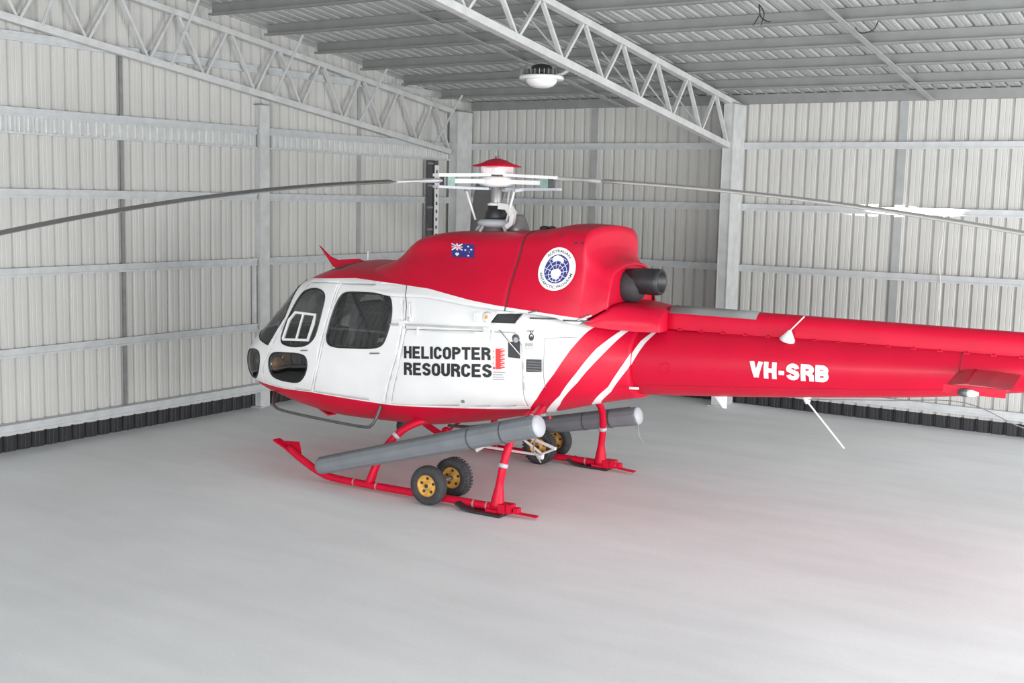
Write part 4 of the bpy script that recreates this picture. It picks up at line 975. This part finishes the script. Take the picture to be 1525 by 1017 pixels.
# ---- landing gear
def skid(s):
    y = 1.075*s
    e = .05 if s == 1 else .11
    sk = mk('skid_tube', RED, HELI, lambda bm: tube(bm, smooth_path([(.0, y, .060), (1.0, y, .055), (1.9, y, .055), (2.15, y, .09), (2.38, y, .185), (2.56, y, .28)]), .036, 12), True)
    mk('skid_toe', RED, sk, lambda bm: wing(bm, ((2.70, y-.0, .335), (2.46, y-.02, .215)), ((2.56, y-.16*s, .315), (2.44, y-.06*s, .225)), .02) if s == 1 else wing(bm, ((2.70, y, .335), (2.46, y+.02, .215)), ((2.56, y+.16, .315), (2.44, y+.06, .225)), .02))
    mk('toe_strap', RED, sk, lambda bm: tube(bm, [(2.52, y, .262), (2.72, y, .345)], 1, flat=(.05, .008)))
    def ski(bm):
        P = [(-.02+e, .0), (.28+e, .0), (.38+e, .018), (.45+e, .05)]
        tube(bm, [(x, y+.02*s, z+.012) for x, z in P], 1, flat=(.10, .011))
    mk('ski_pad', BLACK, sk, ski)
    mk('tail_strip', RED, sk, lambda bm: (tube(bm, [(.0, y, .045), (-.14+e, y-.01*s, .035), (-.32+e, y-.03*s, .028)], 1, flat=(.028, .006))))
    def br(bm):
        box(bm, (-.03+e, y-.06, .025), (.035+e, y+.06, .105)); box(bm, (-.09+e, y-.045, .03), (-.04+e, y+.045, .11)); box(bm, (-.15+e, y-.035, .035), (-.11+e, y+.035, .085)); box(bm, (.04+e, y-.07, .025), (.16+e, y+.07, .05))
    mk('skid_bracket', RED, sk, br)
    def bn(bm):
        for x in (.22, .36, 1.45, 1.72): tube(bm, [(x, y, .057), (x+.014, y, .057)], .040, 12)
    split_loose(mk('skid_clamp', mat('clamp_metal', (.45, .30, .28), .4, .3), sk, bn))
    return sk
skid(1); skid(-1)
def leg(pts, flare, ring_at, name='landing_gear_leg'):
    P = smooth_path(pts, 6); r = [.036]*len(P)
    for i, p in enumerate(P):
        if p.z < .26: r[i] = .036+(flare-.036)*(1-(p.z-.06)/.20)
    o = mk(name, RED, HELI, lambda bm: tube(bm, P, r, 14), True)
    i = min(range(len(P)-1), key=lambda j: abs(P[j].z-ring_at)); d = (P[i+1]-P[i]).normalized()
    mk('leg_clamp', CAPG, o, lambda bm: tube(bm, [P[i], P[i]+d*.035], .043, 14), True)
for s in (1, -1):
    e = .055 if s == 1 else .12
    leg([(.075+e, s*1.07, .06), (.065+e, s*1.055, .25), (.04+e, s*1.03, .45), (.02+e, s*.94, .66), (.02+e, s*.74, .80), (.02+e, s*.5, .845), (.02+e, s*.1, .86)], .070, .43)
    leg([(1.56, s*1.065, .06), (1.50, s*1.03, .25), (1.42, s*.95, .45), (1.30, s*.82, .60), (1.20, s*.62, .655), (1.16, s*.4, .64), (1.16, s*.1, .62)], .045, .50)
# floats
def floatt(s, P, r0, r1):
    o = mk('float_tube', GREYT, HELI, lambda bm: tube(bm, [P[0], (Vector(P[0])+(Vector(P[1])-Vector(P[0]))*.012), (Vector(P[0])+(Vector(P[1])-Vector(P[0]))*.99), P[1]], [r0*.9, r0, r1, r1*.96], 12, rot=.26))
    A_ = Vector(P[0]); B_ = Vector(P[1]); d = (B_-A_).normalized()
    mk('end_cap', CAPG, o, lambda bm: lathe(bm, [(r1*.97, .0), (r1*.96, .012), (r1*.8, .03), (.02, .038)], 24, B_, d), True)
    sid, upv = frame_for(d)
    U_ = Vector((0, 0, 1)); U_ = (U_-d*U_.dot(d)).normalized()
    mk('float_ridge', DGREY, o, lambda bm: tube(bm, [A_+d*.03+U_*(r0*.99), B_-d*.08+U_*(r1*.99)], 1, flat=(.034, .006)))
    def straps(bm):
        for t in (.72, .86): c = A_+(B_-A_)*t; tube(bm, [c, c+d*.012], r0+(r1-r0)*t+.005, 12, rot=.26)
    split_loose(mk('float_strap', DGREY, o, straps))
floatt(1, [(2.06, 1.19, .185), (-.33, 1.19, .862)], .082, .100)
floatt(-1, [(2.0, -1.19, .12), (-.15, -1.19, .58)], .082, .096)
mk('float_fitting', RED, HELI, lambda bm: (tube(bm, [(-.10, .72, .93), (-.20, 1.05, .90)], .035, 10), tube(bm, [(-.28, .9, .88), (-.40, 1.1, .93)], .012, 8)))
mk('float_fitting', CHROME, HELI, lambda bm: (lathe(bm, [(.03, 0), (.03, .03)], 12, (-.21, 1.08, .905), (-.3, 1, 0)), tube(bm, [(-.24, 1.1, .91), (-.36, 1.12, .955)], .010, 6)))
# ground-handling wheels
def wheel(x, y, lugs=False):
    o = mk('handling_wheel', RUBBER, HELI, lambda bm: lathe(bm, [(.100, -.040), (.115, -.052), (.150, -.055), (.172, -.044), (.180, -.022), (.182, 0), (.180, .022), (.172, .044), (.150, .055), (.115, .052), (.100, .040)], 40, (x, y, .183), (0, 1, 0), closed=False), True)
    def rim(bm):
        lathe(bm, [(.101, -.040), (.104, -.035), (.098, -.02), (.035, -.012), (.03, -.035), (.012, -.036)], 30, (x, y, .183), (0, 1, 0), closed=False)
        lathe(bm, [(.101, .040), (.104, .035), (.098, .02), (.035, .012), (.03, .035), (.012, .036)], 30, (x, y, .183), (0, 1, 0), closed=False)
    mk('wheel_rim', YEL, o, rim, True)
    def holes(bm):  # dark discs put on for the dark of rim holes, plus hub discs
        for i in range(5):
            a = 2*math.pi*i/5+.3
            for s in (1, -1): lathe(bm, [(.014, -.002), (.014, .003)], 10, (x+.066*math.cos(a), y+s*.021, .183+.066*math.sin(a)), (0, s, 0))
        for s in (1, -1): lathe(bm, [(.018, 0), (.018, .008)], 12, (x, y+s*.036, .183), (0, s, 0))
    split_loose(mk('wheel_dark_disc', INTD, o, holes))
    if lugs:
        def lg(bm):
            for i in range(34):
                a = 2*math.pi*i/34
                for k, s in ((0, 1), (.5, -1)):
                    b = a+k*2*math.pi/34; c = Vector((math.cos(b), 0, math.sin(b))); t = Vector((-c.z, 0, c.x)); p = Vector((x, y+s*.028, .183))+c*.182
                    tube(bm, [p-t*.009, p+t*.009], 1, flat=(.022, .0045) if abs(c.z) < .9 else (.022, .0045))
        mk('tyre_lugs', RUBBER, o, lg, kind='stuff')
wheel(.79, 1.185); wheel(.785, .79, True); wheel(.83, -.90, True); wheel(.85, -1.29)
mk('wheel_axle', MGREY, HELI, lambda bm: tube(bm, [(.787, .76, .183), (.79, 1.21, .183)], .014, 10)); mk('wheel_axle', MGREY, HELI, lambda bm: tube(bm, [(.83, -.87, .183), (.85, -1.32, .183)], .014, 10))
# white towing frame lying between the skids
def towf(bm):
    P = [(1.47, -.72, .10), (1.44, -.74, .13), (.70, -.76, .125)]; tube(bm, P, .014, 8)
    tube(bm, [(1.50, -.70, .085), (1.42, -.74, .145)], .024, 8); tube(bm, [(1.44, -.76, .15), (1.10, -.78, .22), (.98, -.78, .27)], .010, 8)
    tube(bm, [(1.00, -.78, .28), (.72, -.76, .14)], .014, 8); tube(bm, [(.85, -.74, .30), (.53, -.70, .23)], .018, 8); tube(bm, [(.70, -.74, .15), (.53, -.70, .23)], .012, 8); lathe(bm, [(.028, 0), (.028, .04)], 10, (.73, -.72, .115), (-1, 0, .1))
mk('towing_frame', WHITE, HELI, towf)
mk('belly_lamp', INTD, HELI, lambda bm: (lathe(bm, [(.03, -.05), (.085, -.03), (.09, .03), (.05, .05)], 16, (1.92, .05, .45), (.5, .5, .3)), tube(bm, [(1.9, .05, .44), (1.85, .05, .56)], .02, 8)), True)
mk('belly_hook', RED, HELI, lambda bm: (lathe(bm, [(.03, 0), (.045, .01), (.045, .04), (.03, .05)], 14, (1.40, .0, .42), (0, 1, 0)), tube(bm, [(1.36, .02, .44), (1.26, .02, .52), (1.16, .02, .58)], .014, 8)))
mk('belly_pipe', DGREY, HELI, lambda bm: (tube(bm, [(1.32, .1, .50), (.85, .1, .53), (.78, .1, .60)], .016, 8), tube(bm, [(.80, .3, .60), (.2, .35, .72)], .012, 8)))
mk('brake_hose', MGREY, HELI, lambda bm: (tube(bm, smooth_path([(-.10, .9, .88), (-.16, .9, .75), (-.10, .85, .58), (-.15, .8, .45)]), .007, 6), tube(bm, smooth_path([(-.16, -1.06, .62), (-.20, -1.1, .50), (-.22, -1.1, .40), (-.28, -1.1, .32)]), .005, 6)))
# rope that hangs from the back wall girt region behind the boom
rp = tag(mk('hanging_rope', mat('pale_rope', (.62, .62, .58), .8), None, lambda bm: tube(bm, smooth_path([(7.37, -.02, 2.68), (7.375, -.03, 2.4), (7.35, -.03, 2.1), (7.39, -.03, 1.8), (7.37, -.03, 1.3), (7.375, -.03, .5)]), .006, 6)), 'thin pale rope hanging down the back wall behind the tail boom', 'rope')
